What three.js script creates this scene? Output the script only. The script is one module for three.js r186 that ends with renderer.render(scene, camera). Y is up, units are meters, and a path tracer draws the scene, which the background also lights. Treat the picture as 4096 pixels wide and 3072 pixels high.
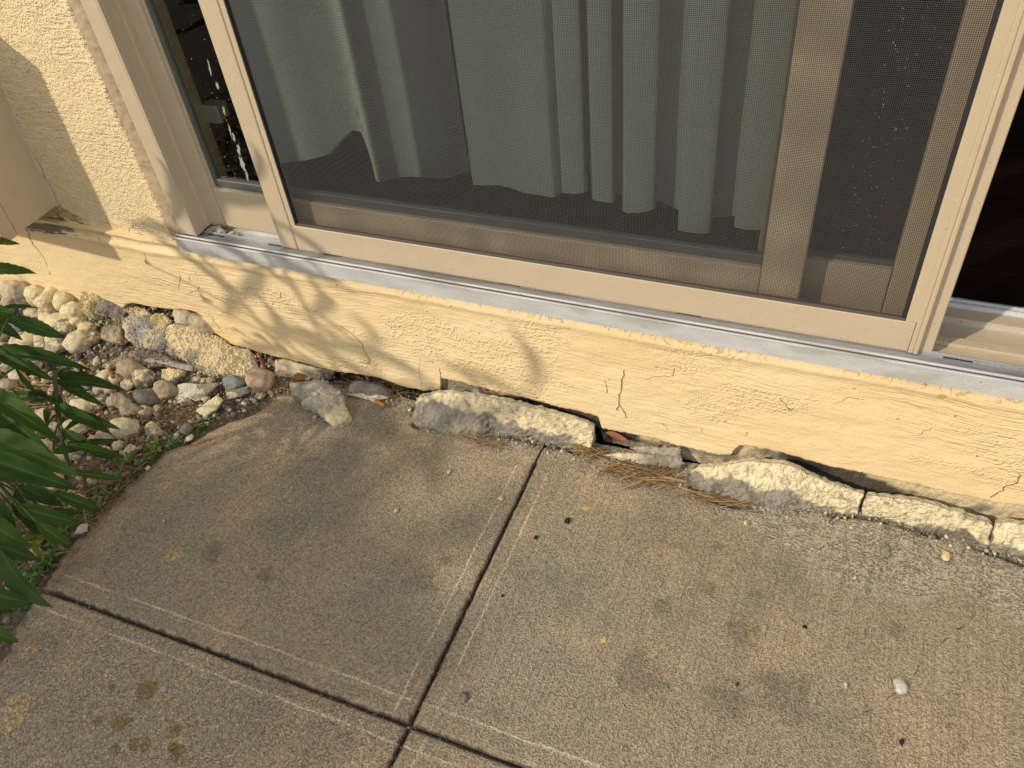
import * as THREE from 'three';
import { mergeGeometries } from 'three/addons/utils/BufferGeometryUtils.js';
import { RoundedBoxGeometry } from 'three/addons/geometries/RoundedBoxGeometry.js';

// ---------------------------------------------------------------- camera, sky, sun, exposure
const scene = new THREE.Scene();
const camera = new THREE.PerspectiveCamera(50.0, 1024 / 768, 0.02, 200);
camera.position.set(0.4345, 1.0256, 0.88);
{
  const right = new THREE.Vector3(0.92526, -0.09098, -0.36827), up = new THREE.Vector3(-0.19427, 0.72019, -0.66602), back = new THREE.Vector3(0.32582, 0.68778, 0.64869);
  camera.quaternion.setFromRotationMatrix(new THREE.Matrix4().makeBasis(right, up, back));
}
const renderer = new THREE.WebGLRenderer({ antialias: true });
renderer.toneMapping = THREE.LinearToneMapping;
renderer.toneMappingExposure = 1.12;
renderer.shadowMap.enabled = true;

{ // hazy evening sky: pale, slightly warm near the horizon
  const W = 128, H = 64, d = new Float32Array(W * H * 4);
  for (let j = 0; j < H; j++) {
    const el = (j + 0.5) / H * Math.PI - Math.PI / 2, k = Math.max(0, Math.sin(el));   // row 0 is straight down
    const a = Math.pow(1 - k, 3);
    for (let i = 0; i < W; i++) {
      const o = (j * W + i) * 4;
      d[o] = 0.74 + 0.30 * a; d[o + 1] = 0.76 + 0.24 * a; d[o + 2] = 0.80 + 0.12 * a; d[o + 3] = 1;
    }
  }
  const sky = new THREE.DataTexture(d, W, H, THREE.RGBAFormat, THREE.FloatType);
  sky.mapping = THREE.EquirectangularReflectionMapping; sky.magFilter = THREE.LinearFilter; sky.needsUpdate = true;
  scene.background = sky; scene.environment = sky;
}
const sun = new THREE.DirectionalLight(new THREE.Color(1.0, 0.88, 0.70), 2.7);
sun.position.set(-5.39, 5.45, 6.42); sun.target.position.set(0, 0, 0);
sun.castShadow = true; sun.shadow.radius = 2.4; sun.shadow.mapSize.set(2048, 2048);
Object.assign(sun.shadow.camera, { left: -3, right: 3, top: 3, bottom: -3, near: 1, far: 25 });
scene.add(sun, sun.target);

// ---------------------------------------------------------------- helpers
function rng(seed) { let a = seed >>> 0; return () => { a = (a + 0x6D2B79F5) >>> 0; let t = Math.imul(a ^ (a >>> 15), 1 | a); t = (t + Math.imul(t ^ (t >>> 7), 61 | t)) ^ t; return ((t ^ (t >>> 14)) >>> 0) / 4294967296; }; }
const lerp = (a, b, t) => a + (b - a) * t, clamp = (v, a = 0, b = 1) => v < a ? a : v > b ? b : v;
const sstep = (a, b, x) => { const t = clamp((x - a) / (b - a)); return t * t * (3 - 2 * t); };
const gauss = (x, s) => Math.exp(-0.5 * (x / s) * (x / s));
const TAB = new Float32Array(65536); { const r = rng(77); for (let i = 0; i < 65536; i++) TAB[i] = r() * 2 - 1; }
const PERM = new Uint16Array(65536); { const r = rng(5); for (let i = 0; i < 65536; i++) PERM[i] = i; for (let i = 65535; i > 0; i--) { const j = Math.floor(r() * (i + 1)), t = PERM[i]; PERM[i] = PERM[j]; PERM[j] = t; } }
const h2 = (i, j) => TAB[(PERM[(i & 65535)] + j * 7919) & 65535];
const h3 = (i, j, k) => TAB[(PERM[(PERM[i & 65535] + j * 7919) & 65535] + k * 104729) & 65535];
function n2(x, y) { const i = Math.floor(x), j = Math.floor(y), a = x - i, b = y - j, u = a * a * (3 - 2 * a), v = b * b * (3 - 2 * b); const p = h2(i, j), q = h2(i + 1, j), r = h2(i, j + 1), s = h2(i + 1, j + 1); return (p + (q - p) * u) * (1 - v) + (r + (s - r) * u) * v; }
function n3(x, y, z) {
  const i = Math.floor(x), j = Math.floor(y), k = Math.floor(z), a = x - i, b = y - j, c = z - k, u = a * a * (3 - 2 * a), v = b * b * (3 - 2 * b), w = c * c * (3 - 2 * c);
  const l = (kk) => { const p = h3(i, j, kk), q = h3(i + 1, j, kk), r = h3(i, j + 1, kk), s = h3(i + 1, j + 1, kk); return (p + (q - p) * u) * (1 - v) + (r + (s - r) * u) * v; };
  return l(k) * (1 - w) + l(k + 1) * w;
}
const f2 = (x, y, o = 4) => { let s = 0, a = 0.5, t = 0; for (let i = 0; i < o; i++) { s += a * n2(x, y); t += a; x = x * 2.03 + 13.7; y = y * 2.03 + 7.1; a *= 0.5; } return s / t; };
const f3 = (x, y, z, o = 4) => { let s = 0, a = 0.5, t = 0; for (let i = 0; i < o; i++) { s += a * n3(x, y, z); t += a; x = x * 2.03 + 13.7; y = y * 2.03 + 7.1; z = z * 2.03 + 3.3; a *= 0.5; } return s / t; };
const interp = (pts, x) => { if (x <= pts[0][0]) return pts[0][1]; for (let i = 1; i < pts.length; i++) if (x <= pts[i][0]) return lerp(pts[i - 1][1], pts[i][1], (x - pts[i - 1][0]) / (pts[i][0] - pts[i - 1][0])); return pts[pts.length - 1][1]; };
const lin = (r, g, b) => { const f = (c) => { c /= 255; return c <= 0.04045 ? c / 12.92 : Math.pow((c + 0.055) / 1.055, 2.4); }; return [f(r), f(g), f(b)]; };
const mix3 = (a, b, t) => [lerp(a[0], b[0], t), lerp(a[1], b[1], t), lerp(a[2], b[2], t)];
const used = {};
function numbered(name) { const n = used[name] = (used[name] ?? -1) + 1; return n ? name + '_' + String(n).padStart(3, '0') : name; }
function shade(o) { o.traverse((c) => { if (c.isMesh) { c.castShadow = true; c.receiveShadow = true; } }); return o; }
function mesh(name, geo, mat, parent) { const m = new THREE.Mesh(geo, mat); m.name = name; m.castShadow = m.receiveShadow = true; if (parent) parent.add(m); return m; }
function top(o, name, label, category, group, kind) { o.name = numbered(name); o.userData = { label, category }; if (group) o.userData.group = group; if (kind) o.userData.kind = kind; scene.add(o); return o; }
const thing = (name, label, category, group) => top(new THREE.Group(), name, label, category, group, 'thing');
function struct(name, label, geo, mat) { const m = mesh(name, geo, mat); m.name = name; m.userData = { kind: 'structure', label, category: name.replace(/_/g, ' ') }; scene.add(m); return m; }
function rbox(x0, x1, y0, y1, z0, z1, r = 0.0012, seg = 2) { const g = new RoundedBoxGeometry(x1 - x0, y1 - y0, z1 - z0, seg, Math.min(r, (x1 - x0) / 2.01, (y1 - y0) / 2.01, (z1 - z0) / 2.01)); g.translate((x0 + x1) / 2, (y0 + y1) / 2, (z0 + z1) / 2); return g; }
function boxUV(g, s = 1) { // uv in metres by the dominant normal
  const p = g.attributes.position, n = g.attributes.normal, uv = new Float32Array(p.count * 2);
  for (let i = 0; i < p.count; i++) { const ax = Math.abs(n.getX(i)), ay = Math.abs(n.getY(i)), az = Math.abs(n.getZ(i)); let u, v; if (az >= ax && az >= ay) { u = p.getX(i); v = p.getY(i); } else if (ay >= ax) { u = p.getX(i); v = p.getZ(i); } else { u = p.getZ(i); v = p.getY(i); } uv[2 * i] = u * s; uv[2 * i + 1] = v * s; }
  g.setAttribute('uv', new THREE.BufferAttribute(uv, 2)); return g;
}
// grid surface: fn(u, v) -> [x, y, z], optional colour and uv
function grid(nu, nv, fn, col, uvf) {
  const P = new Float32Array((nu + 1) * (nv + 1) * 3), U = new Float32Array((nu + 1) * (nv + 1) * 2), Cc = col ? new Float32Array(P.length) : null, I = [];
  let k = 0;
  for (let j = 0; j <= nv; j++) for (let i = 0; i <= nu; i++, k++) {
    const p = fn(i / nu, j / nv); P.set(p, k * 3); const uv = uvf ? uvf(p, i / nu, j / nv) : [i / nu, j / nv]; U[2 * k] = uv[0]; U[2 * k + 1] = uv[1];
    if (col) Cc.set(col(p, i / nu, j / nv), k * 3);
  }
  for (let j = 0; j < nv; j++) for (let i = 0; i < nu; i++) { const a = j * (nu + 1) + i, b = a + 1, c = a + nu + 1, d = c + 1; I.push(a, b, d, a, d, c); }
  const g = new THREE.BufferGeometry(); g.setAttribute('position', new THREE.BufferAttribute(P, 3)); g.setAttribute('uv', new THREE.BufferAttribute(U, 2)); if (col) g.setAttribute('color', new THREE.BufferAttribute(Cc, 3));
  g.setIndex(I); g.computeVertexNormals(); return g;
}
// one pass over a surface gives a colour map and a relief map; fn(x, y, out) sets out = [r, g, b (linear), height 0..1]
const enc = new Uint8Array(4097); for (let i = 0; i <= 4096; i++) { const c = i / 4096; enc[i] = Math.round(255 * (c <= 0.0031308 ? 12.92 * c : 1.055 * Math.pow(c, 1 / 2.4) - 0.055)); }
function surface(w, h, x0, x1, y0, y1, fn) {
  const A = new Uint8Array(w * h * 4), B = new Uint8Array(w * h * 4), o = [0, 0, 0, 0];
  for (let j = 0; j < h; j++) { const y = y0 + (y1 - y0) * (j + 0.5) / h; for (let i = 0; i < w; i++) { fn(x0 + (x1 - x0) * (i + 0.5) / w, y, o); const k = (j * w + i) * 4; A[k] = enc[(clamp(o[0]) * 4096) | 0]; A[k + 1] = enc[(clamp(o[1]) * 4096) | 0]; A[k + 2] = enc[(clamp(o[2]) * 4096) | 0]; A[k + 3] = 255; B[k] = B[k + 1] = B[k + 2] = clamp(o[3]) * 255; B[k + 3] = 255; } }
  const mk = (d, s) => { const t = new THREE.DataTexture(d, w, h, THREE.RGBAFormat); t.magFilter = THREE.LinearFilter; t.minFilter = THREE.LinearMipmapLinearFilter; t.generateMipmaps = true; if (s) t.colorSpace = THREE.SRGBColorSpace; t.wrapS = t.wrapT = THREE.RepeatWrapping; t.needsUpdate = true; return t; };
  return { map: mk(A, true), bump: mk(B, false) };
}
const uvIn = (x0, x1, y0, y1, a = 0, b = 1) => (p) => [(p[a] - x0) / (x1 - x0), (p[b] - y0) / (y1 - y0)];
const std = (o) => new THREE.MeshStandardMaterial(o);
const PEBBLES = [[-1.1916,0.0669,-0.0048,0.0122,0.0092,"g"],[-1.1382,0.071,0.005,0.0212,0.019,"c"],[-1.1078,0.0719,0.0017,0.0188,0.0173,"t"],[-1.1758,0.0601,0.0157,0.0145,0.0129,"g"],[-1.1436,0.0544,0.0261,0.0151,0.0128,"t"],[-1.0994,0.0573,0.0196,0.0157,0.012,"t"],[-1.0371,0.0684,0.0115,0.0201,0.0208,"y"],[-0.9947,0.0733,-0.0034,0.0177,0.0177,"y"],[-1.0703,0.0723,-0.0061,0.0195,0.0165,"y"],[-1.0751,0.0556,0.0184,0.009,0.009,"t"],[-1.0771,0.046,0.0348,0.0156,0.0074,"c"],[-1.0456,0.0481,0.0304,0.0104,0.0074,"t"],[-1.0606,0.0419,0.0437,0.0133,0.0074,"g"],[-1.0276,0.0445,0.0428,0.0147,0.0103,"y"],[-0.9968,0.0442,0.046,0.0205,0.0117,"y"],[-0.9652,0.0587,0.0245,0.0205,0.0175,"y"],[-0.9534,0.0476,0.0359,0.0145,0.0102,"y"],[-0.9666,0.042,0.0563,0.016,0.0145,"g"],[-0.9199,0.0431,0.0456,0.0144,0.0101,"y"],[-0.9143,0.0374,0.0777,0.0229,0.0186,"w"],[-0.8925,0.0373,0.0624,0.0128,0.0114,"g"],[-1.0149,0.03,0.0831,0.0174,0.0109,"w"],[-1.0437,0.0252,0.1109,0.0232,0.0145,"w"],[-0.9608,0.0266,0.0984,0.0158,0.0122,"g"],[-0.9798,0.0302,0.0805,0.0144,0.0101,"w"],[-1.0866,0.0347,0.0709,0.0133,0.0118,"b"],[-1.1107,0.029,0.085,0.0133,0.0104,"g"],[-1.1107,0.0276,0.0976,0.0089,0.0133,"w"],[-1.0453,0.0288,0.0855,0.0102,0.0102,"t"],[-1.0008,0.0237,0.0994,0.013,0.0086,"g"],[-1.0856,0.0184,0.1216,0.0087,0.0087,"t"],[-1.1215,0.0549,0.0198,0.0075,0.009,"g"],[-1.1328,0.0434,0.0406,0.009,0.0075,"b"],[-1.1602,0.0468,0.0323,0.0076,0.0068,"t"],[-1.1126,0.037,0.0542,0.0089,0.0067,"b"],[-1.1791,0.0646,-0.0218,0.0122,0.0061,"g"],[-0.7558,0.0281,0.1097,0.0202,0.0187,"T"],[-0.72,0.0243,0.1188,0.0156,0.017,"g"],[-0.7821,0.0162,0.1317,0.0097,0.0089,"w"],[-0.7472,0.0154,0.1342,0.0118,0.0089,"g"],[-0.6618,0.0197,0.1293,0.0161,0.0161,"T"],[-0.6868,0.0148,0.1541,0.0211,0.0138,"d"],[-0.6733,0.0087,0.1805,0.01,0.0107,"t"],[-0.6594,0.0064,0.1652,0.0079,0.0057,"t"],[-0.6835,0.0081,0.2272,0.0205,0.0155,"w"],[-0.7093,0.0023,0.2517,0.0126,0.0098,"t"],[-0.6729,0.0004,0.2586,0.0083,0.0083,"w"],[-0.8131,0.0167,0.1298,0.015,0.009,"c"],[-0.7815,0.0048,0.2516,0.0214,0.0128,"w"],[-0.8077,0.0007,0.31,0.0168,0.0112,"w"],[-0.7579,-0.0016,0.3121,0.0193,0.0083,"c"],[-0.8071,0.007,0.2025,0.019,0.0102,"w"],[-0.8616,0.0053,0.249,0.0203,0.0131,"c"],[-0.7704,0.0002,0.2743,0.0141,0.0084,"g"],[-0.9276,0.0042,0.2677,0.0175,0.0132,"w"],[-0.9097,-0.001,0.3033,0.0129,0.0086,"g"],[-0.9396,0.0042,0.2367,0.0148,0.0104,"t"],[-0.8222,0.0021,0.2633,0.0129,0.01,"g"],[-0.7808,0.0074,0.1885,0.0131,0.0088,"g"],[-0.7761,0.0118,0.1566,0.0089,0.0089,"t"],[-0.781,0.0074,0.1711,0.0088,0.0059,"b"],[-0.8146,0.0078,0.1771,0.0089,0.0074,"g"],[-0.798,0.0116,0.1584,0.0118,0.0089,"t"],[-0.7519,0.0087,0.177,0.0102,0.0087,"g"],[-0.8173,-0.0011,0.3616,0.0192,0.011,"w"],[-0.7338,-0.0026,0.3712,0.0214,0.0094,"c"],[-0.8004,-0.0022,0.407,0.012,0.0107,"t"],[-0.8416,-0.0005,0.3153,0.0127,0.0098,"w"],[-0.9994,0.0083,0.2047,0.0167,0.0122,"t"],[-0.9977,0.0105,0.1765,0.0123,0.0107,"c"],[-0.9832,0.0134,0.1494,0.0139,0.0093,"g"],[-1.0385,0.0123,0.1568,0.0124,0.0093,"w"],[-0.5488,0.0146,0.0725,0.016,0.0134,"b"],[-0.5027,0.0131,0.0534,0.0201,0.0192,"P"],[-0.6585,0.0185,0.106,0.004,0.0085,"b"],[-0.4921,-0.0006,0.0744,0.007,0.0053,"g"],[-0.5357,0.0044,0.0872,0.0062,0.0053,"g"],[-0.6222,0.0175,0.0862,0.0072,0.0054,"g"],[-0.5966,0.0156,0.0794,0.0063,0.0054,"t"],[-0.6087,0.0156,0.0843,0.0054,0.0045,"g"]];
const SLAB_EDGE = [[-0.398,0.02],[-0.43,0.035],[-0.455,0.047],[-0.477,0.061],[-0.489,0.112],[-0.544,0.167],[-0.561,0.211],[-0.594,0.239],[-0.601,0.284],[-0.608,0.315],[-0.606,0.355],[-0.608,0.388],[-0.615,0.428],[-0.604,0.49],[-0.595,0.53],[-0.588,0.582],[-0.561,0.637],[-0.56,0.75],[-0.57,1.0],[-0.58,1.6]];
const CHUNK_LOOSE = [[-0.4373,0.028,0.0495],[-0.4135,0.034,0.0491],[-0.3887,0.04,0.0392],[-0.3632,0.042,0.0386],[-0.3417,0.03,0.0354],[-0.3109,0.026,0.0626],[-0.2902,0.018,0.081],[-0.2926,0.014,0.0906],[-0.3119,0.012,0.106],[-0.3403,0.016,0.1005],[-0.3593,0.02,0.0906],[-0.3781,0.03,0.0954],[-0.3906,0.03,0.0814],[-0.419,0.022,0.0723]];
const CHUNK_GREY = [[-0.9015,0.098,-0.0075],[-0.883,0.104,-0.0204],[-0.8614,0.1,-0.0183],[-0.8359,0.09,-0.013],[-0.8217,0.085,-0.0111],[-0.8426,0.07,-0.0009],[-0.858,0.05,0.014],[-0.8803,0.058,0.0163],[-0.9057,0.07,0.0274],[-0.9026,0.085,0.0068]];
const CHUNK_SQUARE = [[-0.8661,0.064,0.0489],[-0.8502,0.066,0.04],[-0.8309,0.062,0.0324],[-0.8235,0.054,0.0473],[-0.8136,0.046,0.0655],[-0.8373,0.046,0.0669],[-0.8606,0.05,0.0677]];
const CRUST_YELLOW = [[-0.7232,0.062,0.0291],[-0.7191,0.07,0.0115],[-0.6964,0.072,0.0024],[-0.673,0.066,-0.0062],[-0.6535,0.06,-0.0137],[-0.6408,0.056,-0.0011],[-0.6192,0.05,-0.0014],[-0.5964,0.042,0.0068],[-0.5715,0.036,0.006],[-0.5546,0.034,-0.0026],[-0.5398,0.026,0.0116],[-0.5201,0.018,0.0314],[-0.5322,0.014,0.0402],[-0.5377,0.01,0.0568],[-0.5591,0.012,0.0531],[-0.5894,0.014,0.0592],[-0.6113,0.012,0.0683],[-0.6362,0.016,0.0676],[-0.6494,0.02,0.0561],[-0.6825,0.026,0.0573],[-0.7135,0.034,0.0551],[-0.7284,0.046,0.0426]];
const CRUST_WHITE = [[-0.8354,0.066,0.0224],[-0.813,0.076,0.007],[-0.7797,0.08,0.0085],[-0.7497,0.076,0.0114],[-0.7265,0.068,0.0164],[-0.719,0.054,0.0391],[-0.7211,0.042,0.0513],[-0.7404,0.04,0.0595],[-0.7653,0.042,0.0586],[-0.7917,0.046,0.0551],[-0.8181,0.052,0.0434]];
const CRUST_GAP = [[-0.8329,0.08,0.0066],[-0.809,0.088,-0.0006],[-0.7804,0.084,0.0002],[-0.7648,0.078,0.0073],[-0.7464,0.082,-0.0034],[-0.7258,0.076,0.0049],[-0.722,0.066,0.0232],[-0.7478,0.066,0.0198],[-0.7814,0.07,0.0126],[-0.8113,0.07,0.0126]];
const CRUST_GREY = [[-0.8031,0.038,0.1055],[-0.7881,0.048,0.0874],[-0.7596,0.052,0.079],[-0.731,0.052,0.0734],[-0.7006,0.048,0.0727],[-0.6669,0.04,0.0738],[-0.6435,0.032,0.0826],[-0.6663,0.032,0.0843],[-0.6976,0.032,0.0859],[-0.7292,0.032,0.0975],[-0.7616,0.03,0.1095],[-0.7852,0.03,0.1163]];
const CRUST_UPPER = [[-0.9436,0.09,0.0102],[-0.9373,0.1,-0.0039],[-0.9234,0.104,-0.0108],[-0.901,0.106,-0.0169],[-0.8939,0.095,-0.0022],[-0.906,0.082,0.0122],[-0.9096,0.07,0.0257],[-0.9301,0.074,0.0252]];
const FRAG_WHITE = [[-0.6389,0.03,0.1181],[-0.6208,0.034,0.1132],[-0.5922,0.032,0.1053],[-0.5678,0.03,0.092],[-0.566,0.026,0.0952],[-0.5786,0.016,0.112],[-0.5905,0.008,0.1256],[-0.6013,0.008,0.1275],[-0.6312,0.006,0.1447],[-0.6384,0.016,0.127]];
const FRAG_STAINED = [[-0.5794,0.012,0.1535],[-0.5643,0.02,0.1316],[-0.5519,0.024,0.1139],[-0.5407,0.016,0.1165],[-0.5437,0.01,0.1357],[-0.5564,0.006,0.1557],[-0.5654,0.008,0.1541]];
const FRAG_GREYFLAT = [[-0.5421,0.02,0.1029],[-0.5254,0.022,0.0949],[-0.5068,0.022,0.0815],[-0.5047,0.014,0.0843],[-0.5214,0.008,0.096],[-0.5428,0.006,0.1067]];
const FRAG_YELLOWCHIP = [[-0.6932,0.034,0.0952],[-0.6749,0.038,0.0898],[-0.6468,0.036,0.0863],[-0.65,0.028,0.0941],[-0.6585,0.022,0.1057],[-0.6744,0.02,0.1081],[-0.688,0.024,0.1075]];
const FRAG_BROWN = [[-0.7512,0.03,0.1731],[-0.7308,0.034,0.1678],[-0.6943,0.03,0.182],[-0.6704,0.024,0.1864],[-0.6751,0.016,0.1914],[-0.7071,0.01,0.2054],[-0.729,0.018,0.1927],[-0.7491,0.024,0.1834]];
const FRAG_GAPWHITE = [[-0.5047,0.012,0.0073],[-0.4954,0.03,0.0069],[-0.4715,0.034,0.0032],[-0.4326,0.034,0.0073],[-0.4007,0.034,0.0077],[-0.3677,0.03,0.0059],[-0.378,0.012,0.0092],[-0.404,0.008,0.0151],[-0.4431,0.006,0.0215],[-0.4946,0.004,0.0233]];
const FRAG_GAPSMALL = [[-0.33,0.008,0.0331],[-0.3239,0.024,0.0223],[-0.315,0.03,0.0158],[-0.293,0.03,0.012],[-0.2671,0.03,0.0122],[-0.2505,0.024,0.0163],[-0.2503,0.008,0.0198],[-0.2739,0.004,0.029],[-0.3034,0.004,0.0301]];
const STRIP_LATH = [[-0.7394,0.046,0.0921],[-0.7179,0.049,0.0862],[-0.6925,0.046,0.082],[-0.6649,0.044,0.0801],[-0.6294,0.042,0.0767],[-0.6295,0.034,0.0836],[-0.6498,0.036,0.0849],[-0.687,0.038,0.0842],[-0.7217,0.04,0.0872],[-0.7387,0.04,0.0943]];
const FRAG_CORNER = [[-0.5805,0.01,0.2004],[-0.5729,0.018,0.1876],[-0.5605,0.02,0.187],[-0.5536,0.014,0.1925],[-0.5606,0.006,0.1978],[-0.5609,0.003,0.2047],[-0.5749,0.004,0.2027]];
const FLAT_STRIP = [[0.1599,0.014,0.0389],[0.1783,0.018,0.0324],[0.2187,0.02,0.0209],[0.2506,0.02,0.0165],[0.2812,0.02,0.0083],[0.2865,0.012,0.0181],[0.2852,0.006,0.022],[0.2579,0.006,0.0304],[0.2221,0.006,0.0327],[0.1895,0.006,0.036]];
const CHIPS = [[0.6218,0.2836,0.011,"w"],[0.6669,0.0667,0.009,"y"],[0.5911,0.0826,0.011,"g"],[0.1432,0.1708,0.0055,"k"],[0.1081,0.2147,0.003,"k"],[0.0303,0.1636,0.006,"y"],[-0.12,0.2358,0.005,"w"],[-0.0728,0.1378,0.004,"w"],[-0.0736,0.138,0.004,"w"],[-0.5539,0.2043,0.01,"w"],[-0.5988,0.4268,0.013,"w"],[-0.4765,0.3718,0.004,"w"],[-0.2866,0.6044,0.007,"b"],[0.1079,0.4799,0.008,"d"],[0.0976,0.3233,0.002,"k"],[0.4326,0.3475,0.002,"k"],[0.6279,0.3557,0.003,"k"],[0.5009,0.2388,0.0022,"k"],[0.5547,0.1415,0.003,"w"],[0.3977,0.0935,0.004,"y"],[-0.36,0.0935,0.006,"w"],[0.5595,0.3052,0.003,"w"],[-0.5105,0.0726,0.004,"w"],[-0.5791,0.1865,0.003,"w"],[-0.4886,0.0799,0.006,"w"],[-0.5245,0.1243,0.005,"w"],[-0.5821,0.2859,0.004,"w"]];
const WALL_CRACKS = [[[[-0.9959,0.2412],[-1.0033,0.223],[-1.0078,0.2118],[-1.0081,0.1996],[-1.0015,0.1883]],2.4],[[[-1.0015,0.1883],[-0.9995,0.1761],[-0.9997,0.1635],[-1.0029,0.1492]],0.9],[[[-1.0059,0.1367],[-1.0076,0.1308]],1.6],[[[-0.3245,0.1451],[-0.3093,0.1352],[-0.2941,0.1253],[-0.2879,0.1109],[-0.287,0.0904],[-0.28,0.0781],[-0.2867,0.067],[-0.304,0.0626]],1.0],[[[0.1829,0.1706],[0.1798,0.1484],[0.1767,0.1222],[0.1751,0.0957],[0.1715,0.0832]],1.4],[[[0.176,0.096],[0.1831,0.0826],[0.188,0.0683]],1.0],[[[0.1516,0.1417],[0.1553,0.1334],[0.1544,0.1161]],0.7],[[[0.2581,0.1971],[0.2583,0.1794]],0.6],[[[0.2583,0.1794],[0.2399,0.1766],[0.2164,0.1623]],0.4],[[[0.2435,0.0716],[0.2548,0.0616]],0.6],[[[0.3074,0.0824],[0.3076,0.0714]],0.5],[[[0.7276,0.1227],[0.7283,0.1059],[0.7185,0.0985],[0.713,0.0789],[0.7074,0.0668]],1.2],[[[-0.6519,0.1937],[-0.6536,0.1832],[-0.6643,0.1647],[-0.6687,0.1575]],0.9],[[[-0.6259,0.1966],[-0.6298,0.1877],[-0.63,0.1806]],0.7],[[[-0.6144,0.1764],[-0.6214,0.1627],[-0.6345,0.159],[-0.6475,0.1533]],0.7],[[[-0.4294,0.1987],[-0.4305,0.1925],[-0.43,0.1857],[-0.4378,0.1851]],0.7],[[[-0.7128,0.2308],[-0.7146,0.2222],[-0.721,0.206]],0.6],[[[-0.4285,0.1993],[-0.431,0.1859]],0.6],[[[-0.1402,0.0904],[-0.1427,0.0689]],1.2],[[[-0.1748,0.1066],[-0.1824,0.0725],[-0.1862,0.0358]],0.35],[[[0.4094,0.1789],[0.4216,0.16],[0.4315,0.1588]],0.6],[[[0.4839,0.1881],[0.4944,0.2029],[0.5148,0.2047]],0.4],[[[0.5928,0.1609],[0.6065,0.1771]],0.5],[[[-0.6212,0.1106],[-0.6151,0.0948],[-0.6063,0.0715]],0.8]];
const RUST_SPOTS = [[0.5835,0.2538],[0.678,0.2512],[0.6037,0.2369]];
const SLAB_CRACK = [[0.7144,0.1068],[0.7107,0.1351],[0.7016,0.1572],[0.682,0.1872],[0.6663,0.2085],[0.649,0.2279],[0.6426,0.2478],[0.6317,0.2795],[0.6167,0.2951],[0.6005,0.3153],[0.5876,0.33],[0.568,0.347]];
const STAINS = [[0.3117,0.2672,0.022,"d"],[0.3672,0.2194,0.02,"d"],[0.4342,0.2097,0.012,"d"],[0.6076,0.2053,0.022,"d"],[0.3667,0.1489,0.012,"d"],[0.5348,-0.0009,0.01,"d"],[0.4216,0.2703,0.03,"d"],[0.3129,0.3753,0.05,"d"],[0.4935,0.341,0.05,"d"],[0.422,0.3728,0.04,"d"],[-0.0227,0.3402,0.035,"d"],[-0.004,0.2932,0.02,"d"],[-0.2574,0.4043,0.02,"d"],[-0.3616,0.396,0.03,"d"],[-0.3492,0.5317,0.012,"r"],[-0.3418,0.4776,0.01,"r"],[-0.3998,0.2618,0.012,"r"],[-0.2548,0.3392,0.008,"r"],[-0.0616,0.3167,0.012,"r"],[-0.1933,0.5232,0.008,"r"],[0.0991,0.4511,0.01,"R"],[-0.3121,0.6141,0.02,"o"],[-0.3432,0.6707,0.01,"o"],[-0.3107,0.6611,0.016,"o"],[-0.3587,0.6266,0.01,"o"],[-0.2738,0.6793,0.012,"o"],[-0.2605,0.6729,0.014,"o"],[-0.2341,0.6446,0.012,"o"],[-0.215,0.6686,0.016,"o"],[-0.225,0.6637,0.01,"o"],[-0.2916,0.6925,0.01,"o"],[-0.4633,0.7021,0.035,"p"],[-0.5208,0.6233,0.02,"p"],[-0.475,0.1095,0.008,"Y"],[0.2522,0.3435,0.005,"Y"],[0.1606,0.1381,0.008,"Y"],[-0.4207,0.4202,0.02,"p"],[-0.5315,0.3088,0.014,"p"]];
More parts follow.
